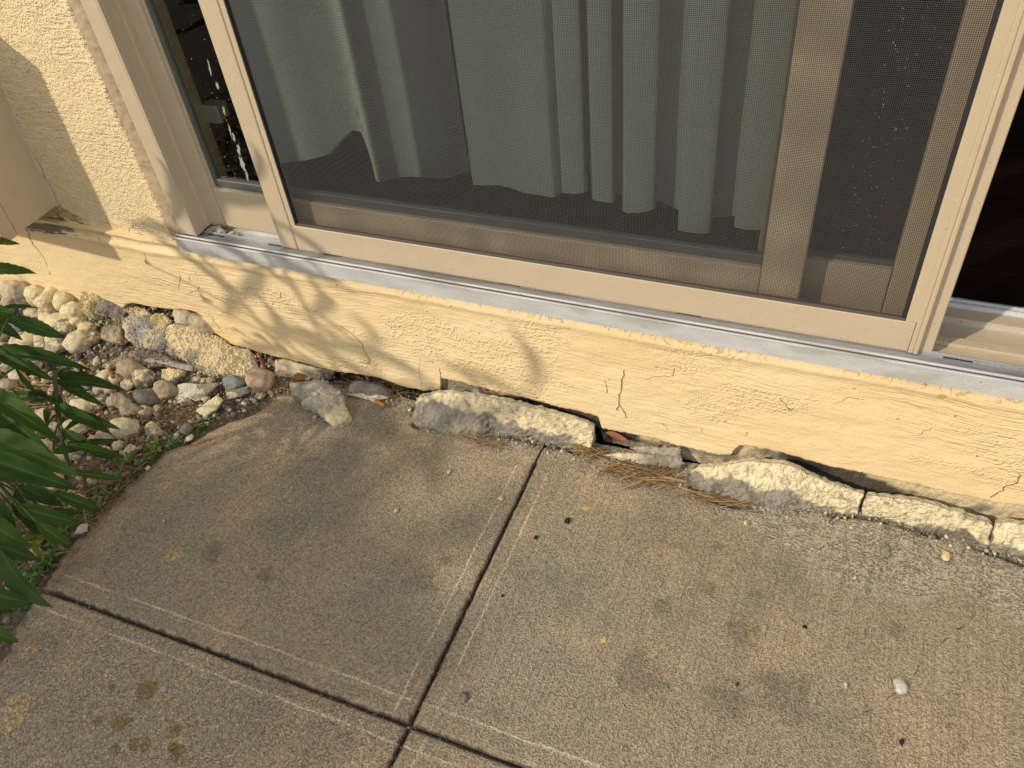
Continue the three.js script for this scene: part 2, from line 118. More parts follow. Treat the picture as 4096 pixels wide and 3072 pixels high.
const LEAVES = [[0,-0.6291,0.2288,0.3046,-0.5823,0.1883,0.2671,0.0093],[0,-0.6283,0.2283,0.3057,-0.5946,0.1776,0.299,0.0098],[0,-0.6232,0.2248,0.3132,-0.5465,0.183,0.2707,0.0117],[0,-0.623,0.2238,0.3157,-0.5659,0.1729,0.303,0.0102],[0,-0.621,0.2198,0.3253,-0.5978,0.1634,0.3368,0.0107],[0,-0.6035,0.2118,0.3402,-0.734,0.1798,0.3343,0.0123],[0,-0.6013,0.2094,0.3457,-0.5313,0.1555,0.3368,0.0132],[0,-0.5829,0.2059,0.3488,-0.5213,0.1584,0.3263,0.0108],[0,-0.5732,0.1939,0.3748,-0.5101,0.1388,0.3709,0.013],[0,-0.5667,0.1785,0.4092,-0.5526,0.1505,0.3556,0.013],[0,-0.552,0.184,0.3919,-0.4902,0.14,0.3618,0.0094],[0,-0.5507,0.183,0.3939,-0.5147,0.1518,0.3408,0.0076],[0,-0.599,0.1959,0.3778,-0.6495,0.1709,0.333,0.0082],[0,-0.5289,0.1671,0.4237,-0.4777,0.1266,0.3897,0.0084],[0,-0.5694,0.1919,0.3784,-0.581,0.1659,0.3254,0.0072],[0,-0.6344,0.2298,0.3035,-0.695,0.2087,0.2428,0.0085],[0,-0.6329,0.2288,0.3057,-0.7079,0.2027,0.2635,0.006],[0,-0.6299,0.2268,0.31,-0.6501,0.1967,0.2637,0.0054],[0,-0.6032,0.2099,0.345,-0.6903,0.1838,0.3107,0.0073],[0,-0.5808,0.1969,0.3699,-0.6139,0.1649,0.3378,0.0063],[0,-0.563,0.187,0.3883,-0.6413,0.153,0.3764,0.0072],[1,-0.7076,0.2977,0.3359,-0.6057,0.2388,0.327,0.0165],[1,-0.67,0.2688,0.3955,-0.5486,0.201,0.4004,0.0217],[1,-0.682,0.2438,0.3898,-0.5698,0.1722,0.4085,0.0198],[1,-0.6674,0.2858,0.3892,-0.6279,0.2337,0.381,0.0138],[1,-0.6601,0.2627,0.3369,-0.6366,0.2083,0.341,0.0057],[1,-0.7003,0.2827,0.3347,-0.5652,0.235,0.2886,0.0143],[1,-0.6378,0.2539,0.4206,-0.6437,0.2219,0.3798,0.0092],[1,-0.6524,0.2309,0.3778,-0.6822,0.1769,0.3981,0.0095],[1,-0.6477,0.208,0.4308,-0.6603,0.1809,0.3816,0.0094],[1,-0.6518,0.202,0.4458,-0.6162,0.169,0.3975,0.0117],[1,-0.8533,0.35,0.1736,-0.8326,0.315,0.1272,0.0101],[1,-0.813,0.3333,0.2272,-0.7646,0.2971,0.169,0.0145],[1,-0.7675,0.2891,0.2579,-0.7523,0.2552,0.2054,0.0061],[1,-0.7612,0.3119,0.2744,-0.7159,0.2621,0.2587,0.0149],[1,-0.7202,0.2937,0.273,-0.657,0.2461,0.2469,0.0176],[1,-0.7888,0.2873,0.2689,-0.7416,0.2348,0.2622,0.0138],[2,-0.5863,0.2839,0.4664,-0.4498,0.2191,0.4536,0.0256],[2,-0.5849,0.259,0.4873,-0.4493,0.2001,0.4632,0.0236],[2,-0.5988,0.2151,0.4937,-0.5446,0.1791,0.4484,0.0133],[2,-0.6102,0.212,0.4424,-0.6147,0.1631,0.4437,0.0115],[2,-0.5588,0.188,0.479,-0.5177,0.1402,0.4645,0.0144],[2,-0.5117,0.1734,0.4656,-0.4691,0.1277,0.4465,0.0126],[2,-0.5355,0.1852,0.5067,-0.4718,0.1392,0.4814,0.0175],[2,-0.5588,0.1857,0.4839,-0.5643,0.1304,0.5008,0.0126],[2,-0.5545,0.1664,0.494,-0.5366,0.1137,0.4985,0.0163],[2,-0.4959,0.1748,0.5152,-0.4662,0.125,0.5091,0.0132],[2,-0.5572,0.1755,0.5612,-0.495,0.126,0.5441,0.0201],[2,-0.5183,0.1674,0.5644,-0.4463,0.0958,0.5872,0.0198],[2,-0.56,0.1994,0.5423,-0.509,0.1447,0.5384,0.0201],[2,-0.5147,0.1541,0.6141,-0.464,0.1089,0.5935,0.0183],[2,-0.5251,0.1225,0.6262,-0.5078,0.0838,0.6054,0.0112],[2,-0.5037,0.1209,0.6467,-0.4617,0.085,0.6398,0.0146],[2,-0.5687,0.2122,0.5194,-0.5364,0.1549,0.5266,0.0177],[2,-0.5531,0.1701,0.543,-0.5422,0.1131,0.5584,0.0127],[2,-0.5244,0.1529,0.4837,-0.5076,0.1156,0.4554,0.0074],[2,-0.5487,0.1459,0.5063,-0.545,0.1028,0.4957,0.0106],[3,-0.5501,0.1238,0.5249,-0.5443,0.093,0.4873,0.0096],[3,-0.53,0.1249,0.5159,-0.5373,0.0798,0.5141,0.0085]];
const STEM_A = [[-0.7144,0.0,0.3361],[-0.6741,0.06,0.346],[-0.6466,0.12,0.3466],[-0.6263,0.17,0.3431],[-0.6137,0.21,0.3342],[-0.6029,0.245,0.3258],[-0.5992,0.26,0.3199]];
const STEM_B = [[-0.8422,0.02,0.3346],[-0.7967,0.08,0.3467],[-0.7421,0.15,0.3615],[-0.7037,0.21,0.3714],[-0.6591,0.28,0.3804],[-0.6272,0.34,0.3774]];
const STEM_C = [[-0.7124,0.0,0.4717],[-0.6804,0.07,0.4705],[-0.6618,0.13,0.4694],[-0.6266,0.2,0.4717]];
// ---------------------------------------------------------------- materials
const PAINT = lin(233, 210, 165), PAINT2 = lin(226, 197, 148), GREYC = lin(150, 143, 130), CONC = lin(154, 138, 113), TRIM = lin(193, 176, 149);
const grit = surface(512, 512, 0, 0.25, 0, 0.25, (x, y, o) => { // tileable grain for broken mortar, stones
  const P = 256, q = (f, s) => { const X = x * f, Y = y * f, T = 0.25 * f; const i = Math.floor(X), j = Math.floor(Y), a = X - i, b = Y - j, u = a * a * (3 - 2 * a), v = b * b * (3 - 2 * b), w = (m, n) => h2(((m % T) + T) % T + s, ((n % T) + T) % T + s); return lerp(lerp(w(i, j), w(i + 1, j), u), lerp(w(i, j + 1), w(i + 1, j + 1), u), v); };
  const a = q(64, 3), b = q(160, 11), c = q(400, 23), d = q(900, 31), h = 0.5 + 0.16 * a + 0.2 * b + 0.16 * c + 0.1 * d, m = 0.86 + 0.10 * b + 0.10 * c + 0.10 * d; o[0] = o[1] = o[2] = m; o[3] = h;
});
const M = {
  chunk: std({ vertexColors: true, map: grit.map, bumpMap: grit.bump, bumpScale: 0.0022, roughness: 0.95 }),
  crust: std({ vertexColors: true, map: grit.map, bumpMap: grit.bump, bumpScale: 0.005, roughness: 0.97 }),
  stone: std({ vertexColors: true, map: grit.map, bumpMap: grit.bump, bumpScale: 0.0006, roughness: 0.82 }),
  mesh: std({ color: new THREE.Color().setRGB(0.066, 0.064, 0.060), roughness: 0.6, metalness: 0.2 }),
  rubber: std({ color: new THREE.Color().setRGB(0.02, 0.02, 0.021), roughness: 0.6 }),
  spline: std({ color: new THREE.Color().setRGB(0.10, 0.075, 0.062), roughness: 0.8 }),
  bead: std({ color: new THREE.Color().setRGB(0.12, 0.135, 0.125), roughness: 0.5, metalness: 0.3 }),
  glass: new THREE.MeshPhysicalMaterial({ color: new THREE.Color().setRGB(0.70, 0.745, 0.72), roughness: 0.01, transmission: 1, thickness: 0, ior: 1.5, side: THREE.DoubleSide }),
  chip: std({ color: new THREE.Color().setRGB(0.75, 0.72, 0.64), roughness: 0.8 }),
  dark: std({ color: new THREE.Color().setRGB(0.03, 0.028, 0.026), roughness: 0.95 }),
  room: std({ color: new THREE.Color().setRGB(0.22, 0.2, 0.17), roughness: 0.95 }),
};
// painted metal trim: faint mottling, scuffs and tiny dents
const trimT = surface(1024, 1024, 0, 0.5, 0, 0.5, (x, y, o) => {
  const n = f2(x * 30, y * 30, 4), s = n2(x * 900, y * 900), sc = n2(x * 60 + 9, y * 420); let k = 1 + 0.05 * n + 0.03 * s;
  if (h2(Math.floor(x * 700), Math.floor(y * 700)) > 0.9985) k = 1.25; if (h2(Math.floor(x * 620) + 91, Math.floor(y * 620)) > 0.998) k = 0.6; if (sc > 0.86) k *= 1.08;
  o[0] = TRIM[0] * k; o[1] = TRIM[1] * k; o[2] = TRIM[2] * k * (1 - 0.03 * n); o[3] = 0.5 + 0.25 * n2(x * 120, y * 120) + 0.15 * s;
});
for (const t of [trimT.map, trimT.bump]) t.repeat.set(2, 2);
M.trim = std({ map: trimT.map, bumpMap: trimT.bump, bumpScale: 0.0004, roughness: 0.5 });
M.trimPale = std({ map: trimT.map, bumpMap: trimT.bump, bumpScale: 0.0004, roughness: 0.5, color: new THREE.Color().setRGB(1, 1.0, 0.98) });
const aluT = surface(2048, 256, -0.62, 1.0, 0, 0.2, (x, y, o) => {
  const n = f2(x * 22, y * 60, 5), s = n2(x * 800, y * 900), d = f2(x * 9 + 40, y * 25, 4); const ly = y > 0.052 && y < 0.088 ? 0.36 : 0.62, g = ly + 0.10 * n + 0.05 * s; const w = sstep(0.1, 0.45, d);
  const c = mix3([g * 0.96, g * 0.97, g * 0.97], [g * 0.72, g * 0.70, g * 0.64], w * 0.8); if (h2(Math.floor(x * 500), Math.floor(y * 500) + 7) > 0.9985) { c[0] *= 0.4; c[1] *= 0.4; c[2] *= 0.38; }
  o[0] = c[0]; o[1] = c[1]; o[2] = c[2]; o[3] = 0.5 + 0.3 * n + 0.2 * s;
});
M.alu = std({ map: aluT.map, bumpMap: aluT.bump, bumpScale: 0.0008, roughness: 0.55, metalness: 0.15 });

// ---------------------------------------------------------------- ground: soil, paving slabs
const bedH = (x, z) => -0.012 + 0.072 / (1 + Math.exp((x + 0.56) / 0.05)) * Math.exp(-Math.max(z, 0) / 0.11);
const soilT = surface(1024, 1024, 0, 1, 0, 1, (x, y, o) => {
  const n = f2(x * 16, y * 16, 5), s = n2(x * 400, y * 400), g = n2(x * 170, y * 170); const c = mix3(lin(84, 74, 62), lin(128, 115, 96), clamp(0.5 + 0.6 * n + 0.35 * g)); const k = 1 + 0.35 * s;
  o[0] = c[0] * k; o[1] = c[1] * k; o[2] = c[2] * k; o[3] = 0.5 + 0.3 * g + 0.25 * s;
});
M.soil = std({ map: soilT.map, bumpMap: soilT.bump, bumpScale: 0.006, roughness: 1 });
struct('ground', 'bare brown soil stretching away around the patio', grid(60, 60, (u, v) => { const x = (u - 0.5) * 40, z = (v - 0.5) * 40 + 8; return [x, -0.06, z]; }, null, (p) => [p[0], p[2]]).rotateX(0), M.soil).material.side = THREE.DoubleSide;
struct('gravel_bed', 'dirt and grit mound of the gravel bed beside the wall', grid(170, 150, (u, v) => { const x = lerp(-1.75, -0.2, u), z = lerp(1.45, -0.09, v), y = bedH(x, z) - 0.004 + 0.006 * f2(x * 14, z * 14, 3) + 0.004 * n2(x * 60, z * 60); return [x, x > -0.5 && z > 0.1 ? Math.min(y, -0.02) : y, z]; }, null, (p) => [p[0], p[2]]), M.soil);

const XJ = 0.055, ZJ = 0.536;
// the line where the broken skirting pieces meet the slab: an open crack full of dirt
const FOOT = [[[-.186, .05], [-.178, .055], [-.15, .058], [-.12, .062], [-.09, .063], [-.06, .05], [-.04, .034], [.01, .029], [.06, .029], [.10, .029], [.134, .027]], [[.302, .046], [.31, .052], [.322, .057], [.35, .059], [.375, .06], [.41, .059], [.44, .055], [.467, .046], [.508, .036], [.53, .032], [.55, .028], [.575, .0265], [.606, .026], [.64, .027], [.68, .030], [.705, .034], [.74, .038], [.77, .040], [1.1, .041]]];
const footGap = (x, z) => { let g = 0; for (const f of FOOT) if (x > f[0][0] && x < f[f.length - 1][0]) g = Math.max(g, gauss(z - interp(f, x) - 0.0035 - 0.0015 * n2(x * 45, 3), 0.0032) * sstep(-0.5, 0.2, f2(x * 22, 7, 3))); return g; };
const slabLeft = (z) => interp(SLAB_EDGE.map((p) => [p[1], p[0]]), z);
function polyDist(pts, x, y) { let m = 1e9; for (let i = 1; i < pts.length; i++) { const [ax, ay] = pts[i - 1], [bx, by] = pts[i], dx = bx - ax, dy = by - ay, t = clamp(((x - ax) * dx + (y - ay) * dy) / (dx * dx + dy * dy || 1e-9)), ex = x - ax - t * dx, ey = y - ay - t * dy, d = ex * ex + ey * ey; if (d < m) m = d; } return Math.sqrt(m); }
const STK = { d: [lin(98, 90, 76), 0.5], r: [lin(128, 88, 62), 0.45], R: [lin(164, 92, 58), 0.6], o: [lin(120, 96, 44), 0.75], p: [lin(190, 158, 112), 0.8], Y: [lin(205, 170, 84), 0.8] };
function concrete(x, z, o) {
  const big = f2(x * 3.1 + 5, z * 3.1, 3), mid = f2(x * 11, z * 11 + 3, 4), g1 = n2(x * 480, z * 480), g2 = n2(x * 900 + 31, z * 900), g3 = h2(Math.floor(x * 950), Math.floor(z * 950));
  let c = mix3(CONC, lin(140, 131, 112), clamp(0.45 + 0.9 * big)); c = mix3(c, lin(168, 147, 119), sstep(0.12, 0.45, mid) * 0.5); c = mix3(c, lin(118, 114, 98), sstep(0.1, 0.5, f2(x * 7 + 50, z * 7, 4)) * 0.6);
  let k = 1 + 0.33 * g1 + 0.28 * g2, h = 0.5 + 0.14 * g1 + 0.18 * g2;
  const worn = z > ZJ && x < XJ ? 1 : 0.2; // the front slabs show more bare aggregate
  if (g3 > 0.93 - 0.13 * worn) k *= 1.38 + 0.2 * worn; else if (g3 < -0.93 + 0.16 * worn) k *= 0.6;
  if (worn === 1) { const g4 = h2(Math.floor(x * 560 + 0.7 * g1), Math.floor(z * 560) + 77); if (g4 > 0.72) k *= 1.32; else if (g4 < -0.72) k *= 0.7; }
  const broomA = x > XJ && z < ZJ ? 1 : 0.25, br = n2(x * 560, z * 9), br2 = n2(x * 150 + 7, z * 5); k *= 1 + broomA * (0.075 * br + 0.03 * br2); h += broomA * 0.10 * br;
  // tooled margins beside the joints: smoother band, pale raised line where the tool edge ran
  const mx = Math.abs(x - XJ), mz = Math.abs(z - ZJ), wob = 0.0012 * n2(z * 30, x * 30) + 0.0006 * n2(x * 120, z * 120), lx = mx - 0.0275 + wob, lz = mz - (z < ZJ ? 0.032 : 0.026) + wob, vis = 0.75 + 0.7 * f2(x * 20, z * 20, 2);
  const pale = Math.max(gauss(lx, 0.0011) * (z > 0.09 ? 1 : 0) * (z > ZJ && x < XJ ? 0 : 1), gauss(lz, 0.0012)) * clamp(vis); h += 0.22 * pale; c = mix3(c, lin(204, 188, 158), 0.75 * pale);
  if (mx < 0.0275 && z > 0.08) { h += 0.07 * n2(x * 420, z * 14); k *= 1 + 0.07 * n2(x * 380, z * 12); } else if (mz < 0.03) { h += 0.07 * n2(x * 14, z * 420); k *= 1 + 0.07 * n2(x * 12, z * 380); }
  // dirt lying in the joints
  const dj = Math.min(z > 0.075 ? mx : 1, mz); if (dj < 0.008) { const t = sstep(0.0055, 0.002, dj + 0.002 * n2(x * 150, z * 150)); c = mix3(c, lin(78, 68, 54), t * 0.8); }
  for (let i = 0; i < STAINS.length; i++) { const s = STAINS[i], dx = x - s[0], dz = z - s[1], R = s[2]; if (dx > R * 1.6 || dx < -R * 1.6 || dz > R * 1.6 || dz < -R * 1.6) continue; const d = (s[3] === 'r' || s[3] === 'R' ? Math.hypot(dx + dz * 0.6, (dz - dx * 0.5) * 2.4) : Math.hypot(dx, dz * 1.1)) / R + 0.5 * f2(x * 90 + i, z * 90, 3), q = STK[s[3]]; const t = (s[3] === 'd' ? sstep(1, 0.25, d) : sstep(0.85, 0.55, d)) * q[1]; if (t > 0) { const e = s[3] === 'p' ? t * clamp(0.6 + 1.2 * n2(x * 260, z * 260)) : t; c = mix3(c, q[0], e); } }
  // rough weathered mortar smeared along the wall
  const mort = sstep(0, 0.03, lerp(0.16, 0.115, sstep(0.2, 0.9, x)) * sstep(0.22, 0.55, x) + lerp(0.075, 0.03, sstep(-0.02, 0.3, x)) * sstep(-0.3, -0.05, x) - z + 0.03 * f2(x * 16, z * 16, 3) + 0.012 * n2(x * 90, z * 90));
  if (mort > 0) { const r1 = n2(x * 330 + 4 * n2(x * 70, z * 70), z * 520), r2 = n2(x * 700, z * 900), pit = sstep(0.0, 0.7, -r1 - 0.7 * r2 + 0.15 * f2(x * 30, z * 30, 2)); const mc = mix3(lin(160, 152, 134), lin(92, 82, 68), pit * 0.6); c = mix3(c, mc, mort * 0.85); h = lerp(h, 0.62 - 0.45 * pit + 0.1 * g2, mort * 0.9); }
  if (z < 0.09) { const fg = footGap(x, z); if (fg > 0.1) { const t = sstep(0.15, 0.75, fg + 0.25 * n2(x * 260, z * 300)); c = mix3(c, mix3(lin(66, 56, 46), lin(98, 82, 62), clamp(0.5 + n2(x * 400, z * 400))), t * 0.85); h -= 0.2 * t; } }
  if (x > 0.2 && x < 0.9 && z > 0.05 && z < 0.5) { const d = polyDist(SLAB_CRACK, x + 0.002 * n2(x * 200, z * 200), z); if (d < 0.0012) { const t = sstep(0.0012, 0.0004, d) * clamp(0.5 + n2(x * 90, z * 90)); c = mix3(c, lin(70, 58, 44), t * 0.8); h -= 0.3 * t; } }
  const el = x - slabLeft(z) ; if (el < 0.06) { const t = sstep(0.055, 0.0, el + 0.03 * f2(x * 40, z * 40, 3)); c = mix3(c, mix3(lin(176, 148, 112), lin(96, 84, 64), clamp(0.5 + 1.4 * f2(x * 60, z * 60, 3))), t * 0.7); }
  o[0] = c[0] * k; o[1] = c[1] * k; o[2] = c[2] * k; o[3] = h;
}
const patio = new THREE.Group(); patio.name = 'patio'; patio.userData = { kind: 'structure', label: 'brushed concrete patio cut into slabs by tooled joints', category: 'patio' }; scene.add(patio);
function slab(x0, x1, z0, z1, tw, th, tx1, tz1, left, flags) {
  const t = surface(tw, th, x0 - 0.005, tx1, z0 - 0.005, tz1, concrete), mat = std({ map: t.map, bumpMap: t.bump, bumpScale: 0.0036, roughness: 0.93 });
  const steps = (L) => { const a = []; for (let d = 0; d < 0.0075; d += 0.0009) a.push(d); const n = Math.round((L - 0.016) / 0.0036), b = []; for (let i = 0; i <= n; i++) b.push(0.008 + (L - 0.016) * i / n); return [...a, ...b, ...a.map((d) => L - d).reverse()].map((d) => d / L); }, SX = steps(x1 - x0), SZ = steps(z1 - z0), nx = SX.length - 1, nz = SZ.length - 1;
  const RE = 0.0065, round = (d) => d >= RE ? 0 : -RE * (1 - Math.sqrt(Math.max(0, 1 - Math.pow(1 - Math.max(d, 0) / RE, 2)))); // tooled edge
  const top3 = (u0, v0) => {
    const u = SX[Math.round(u0 * nx)], v = SZ[Math.round(v0 * nz)], z = lerp(z1, z0, v), lx = left ? slabLeft(z) + 0.008 * f2(z * 30, 3.3, 3) + 0.003 * n2(z * 160, 9) : x0, x = lerp(lx, x1, u);
    let y = 0.0015 * f2(x * 4, z * 4, 2) + 0.0006 * f2(x * 40, z * 40, 2);
    const dl = left ? 1 : x - lx, dr = x1 - x, df = z - z0, db = z1 - z, fj = sstep(0.065, 0.085, z);
    if (flags.l) y += round(dl + 0.0008 * n2(z * 50, 1)) * fj; if (flags.r) y += round(dr + 0.0008 * n2(z * 50, 4)) * fj; if (flags.f) y += round(df); if (flags.b) y += round(db);
    if (left) { const e = x - lx; y -= 0.012 * Math.pow(clamp(1 - e / 0.05), 2) + 0.012 * Math.pow(clamp(1 - e / 0.008), 2) - 0.002 * f2(x * 50, z * 50, 3) * clamp(1 - e / 0.08); }
    if (z < 0.09) y -= 0.007 * footGap(x, z);
    if (z < 0.12) y += 0.004 * f2(x * 22, z * 30, 3) * sstep(0.12, 0.03, z);
    return [x, y, z];
  };
  const g = grid(nx, nz, top3, null, uvIn(x0 - 0.005, tx1, z0 - 0.005, tz1, 0, 2));
  const side = [];
  const edge = (n, at) => grid(n, 1, (u, v) => { const p = at(u); return [p[0], lerp(-0.07, p[1], v), p[2]]; }, null, uvIn(x0 - 0.005, tx1, z0 - 0.005, tz1, 0, 2));
  side.push(edge(nx, (u) => top3(u, 0)), edge(nz, (v) => top3(0, 1 - v)), edge(nz, (v) => top3(1, v)));
  mat.side = THREE.DoubleSide; const m = mesh('slab', mergeGeometries([g, ...side]), mat, patio); return m;
}
const G2 = 0.0021;
slab(-0.66, XJ - G2, 0.002, ZJ - G2, 1440, 1080, XJ, ZJ, true, { r: 1, b: 1 });
slab(XJ + G2, 1.05, 0.002, ZJ - G2, 2000, 1080, 1.05, ZJ, false, { l: 1, b: 1 });
slab(-0.66, XJ - G2, ZJ + G2, 1.6, 1440, 940, XJ, 1.0, true, { r: 1, f: 1 });
slab(XJ + G2, 1.05, ZJ + G2, 1.6, 2000, 760, 1.05, 0.92, false, { l: 1, f: 1 });
mesh('joint_dirt', grid(2, 2, (u, v) => [lerp(-0.66, 2.5, u), -0.0125, lerp(2.6, 0.0, v)], null, (p) => [p[0], p[2]]), M.soil, patio);
M.concFar = std({ color: new THREE.Color().setRGB(0.36, 0.28, 0.19), map: grit.map, roughness: 0.95 });
mesh('slab', boxUV(rbox(1.056, 2.6, -0.06, 0, 0.0, 2.6, 0.004), 4), M.concFar, patio);
mesh('slab', boxUV(rbox(-0.58, 1.05, -0.06, 0, 1.606, 2.6, 0.004), 4), M.concFar, patio);

// ---------------------------------------------------------------- house wall
const YB = [[-2.6, .06], [-.9, .062], [-.86, .066], [-.83, .088], [-.809, .095], [-.76, .094], [-.72, .097], [-.69, .104], [-.667, .106], [-.65, .103], [-.64, .097], [-.6375, .075], [-.634, .061], [-.621, .053], [-.607, .037], [-.58, .035], [-.549, .033], [-.496, .029], [-.451, .027], [-.373, .025], [-.33, .028], [-.281, .031], [-.229, .024], [-.181, .025], [-.15, .034], [-.147, .045], [-.144, .066], [-.076, .066], [.005, .062], [.057, .06], [.108, .057], [.14, .056], [.1425, .045], [.1445, .027], [.185, .031], [.263, .028], [.333, .027], [.354, .032], [.358, .044], [.366, .057], [.39, .061], [.422, .062], [.451, .058], [.603, .057], [.657, .054], [.749, .060], [1.1, .058], [2.7, .058]];
const YB2 = [[-2.6, .0], [-.86, .0], [-.83, .092], [-.64, .10], [-.63, .06], [-.607, .042], [-.2, .03], [-.15, .03], [-.143, .02], [-.1, .034], [.12, .03], [.14, .02], [.146, -.01], [2.7, -.01]];
const edgeY = (x) => interp(YB, x) + 0.0022 * f2(x * 60, 1.7, 3) + 0.0012 * n2(x * 300, 4.1);
const crackBoxes = WALL_CRACKS.map(([p, w]) => ({ p, w, x0: Math.min(...p.map((q) => q[0])) - 0.006, x1: Math.max(...p.map((q) => q[0])) + 0.006, y0: Math.min(...p.map((q) => q[1])) - 0.006, y1: Math.max(...p.map((q) => q[1])) + 0.006 }));
function ledge(x, y) { // relief of the moulded top of the base, metres
  const w = 0.0022 * f2(x * 7, 2, 2) + 0.001 * n2(x * 40, 8), yy = y - w + (x < -0.6 ? 0.0 : 0);
  return 0.0035 * gauss(yy - 0.241, 0.0055) - 0.0035 * gauss(yy - 0.253, 0.0045) + 0.0025 * gauss(yy - 0.264, 0.004);
}
function basePaint(x, y, o) {
  const wx = x + 0.03 * f2(x * 5, y * 9, 2), wy = y + 0.012 * f2(x * 6 + 9, y * 10, 3) + 0.02 * f2(x * 2.2, 3, 2);
  const swirl = n2(wx * 26, wy * 640) * 0.7 + n2(wx * 60 + 5, wy * 360) * 0.5, rough = sstep(0.06, 0.34, f2(x * 6.5 + 3, y * 17 + 1, 4)), smooth = sstep(0.0, 0.35, f2(x * 4 + 31, y * 11, 3));
  const pop = Math.max(0, n2(x * 260, y * 300)) + 0.6 * Math.max(0, n2(x * 480, y * 520)), fine = n2(x * 800, y * 800);
  const strokeV = f2(x * 8 + 70, y * 12, 2), sA = (0.35 + 0.65 * sstep(-0.2, 0.3, strokeV)) * (1 - 0.75 * smooth);
  const st = f2(x * 7 + 2, y * 26 + 8, 4), step = sstep(0.0, 0.012, st) * 0.06 + sstep(0.22, 0.232, st) * 0.06, step2 = sstep(0.0, 0.01, f2(x * 12 + 44, y * 30, 4)) * 0.04;
  let h = 0.34 + 0.12 * swirl * sA + 0.20 * rough * pop * (1 - smooth * 0.7) + 0.03 * fine + 0.09 * f2(x * 26, y * 44, 4) + step * 0.7 + step2 * 0.5;
  let c = mix3(PAINT, PAINT2, clamp(0.35 + 0.5 * f2(x * 5, y * 9, 3))); let k = 1 + 0.02 * fine;
  // rain-washed dirt caught in the groove under the sill and on the left ledge
  const w = 0.0022 * f2(x * 7, 2, 2) + 0.001 * n2(x * 40, 8), gy = y - w; let dirt = gauss(gy - 0.2525, 0.0032) * clamp(0.55 + 0.8 * f2(x * 14, y * 60, 3)); c = mix3(c, lin(206, 176, 130), dirt * 0.6);
  const cell = Math.abs(n2(x * 150 + 2 * n2(x * 60, y * 60), y * 70)); if (gy > 0.243 && gy < 0.264 && cell < 0.05 && f2(x * 9, 4, 3) > -0.05) { h -= 0.14; c = mix3(c, lin(178, 150, 108), 0.5); }
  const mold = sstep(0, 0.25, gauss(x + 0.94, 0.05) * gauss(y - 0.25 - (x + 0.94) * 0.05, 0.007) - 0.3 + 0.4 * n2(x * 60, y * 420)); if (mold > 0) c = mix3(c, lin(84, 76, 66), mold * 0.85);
  for (let i = 0; i < crackBoxes.length; i++) { const b = crackBoxes[i]; if (x < b.x0 || x > b.x1 || y < b.y0 || y > b.y1) continue; const d = polyDist(b.p, x + 0.0018 * n2(x * 160, y * 160 + i), y + 0.0018 * n2(x * 160 + 50, y * 160)), wd = 0.0007 * b.w; if (d < wd * 2.5) { const t = sstep(wd * 1.2, wd * 0.35, d); h -= 0.34 * t; c = mix3(c, lin(118, 96, 72), t * 0.7); h += 0.05 * sstep(wd * 2.5, wd * 1.2, d) * (1 - t); } }
  for (const [sx, sy] of RUST_SPOTS) { const d = Math.hypot(x - sx, (y - sy) * 1.1) / 0.0058 + 0.4 * n2(x * 220, y * 220); const t = sstep(1, 0.75, d); if (t > 0) { c = mix3(c, lin(196, 156, 106), t * 0.8); h -= 0.05 * t; } }
  if (h2(Math.floor(x * 420), Math.floor(y * 420)) > 0.9993) { c = mix3(c, lin(120, 96, 66), 0.7); h -= 0.15; }
  // bare grey and stained render close to the broken lower edge
  const e = y - edgeY(x) + 0.003 * f2(x * 90, y * 90, 2); if (e < 0.004) c = mix3(c, lin(170, 156, 128), sstep(0.004, 0.0005, e) * 0.7);
  o[0] = c[0] * k; o[1] = c[1] * k; o[2] = c[2] * k; o[3] = h;
}
const wall = thing('house_wall', 'cream painted stucco wall with a cracked crumbling base under a sliding door', 'wall');
const YT = 0.2665;
for (const [x0, x1] of [[-1.35, -0.15], [-0.15, 1.05]]) {
  const t = surface(2048, 512, x0, x1, 0, 0.3, basePaint), mat = std({ map: t.map, bumpMap: t.bump, bumpScale: 0.0068, roughness: 0.75 });
  const nx = 400, ny = 84, front = (u, v) => { const x = lerp(x0, x1, u), yb = edgeY(x), y = lerp(yb, YT, v), e = y - yb; const z = 0.0028 * f2(x * 3.2, y * 7, 2) + 0.0020 * f2(x * 18, y * 34, 4) + ledge(x, y) - 0.004 * Math.pow(clamp(1 - e / 0.006), 2); return [x, y, z]; };
  const g = [grid(nx, ny, front, null, uvIn(x0, x1, 0, 0.3)), grid(nx, 3, (u, v) => { const p = front(u, 0), j = 0.0025 * n2(p[0] * 200, v * 7); return [p[0], p[1] + 0.004 * (1 - v) + j * (1 - v), lerp(-0.0125, p[2], v)]; }, null, uvIn(x0, x1, 0, 0.3)), grid(nx, 1, (u, v) => { const p = front(u, 1); return [p[0], p[1] , lerp(p[2], -0.0125, v)]; }, null, uvIn(x0, x1, 0, 0.3))];
  mesh('base_coat', mergeGeometries(g), mat, wall);
}
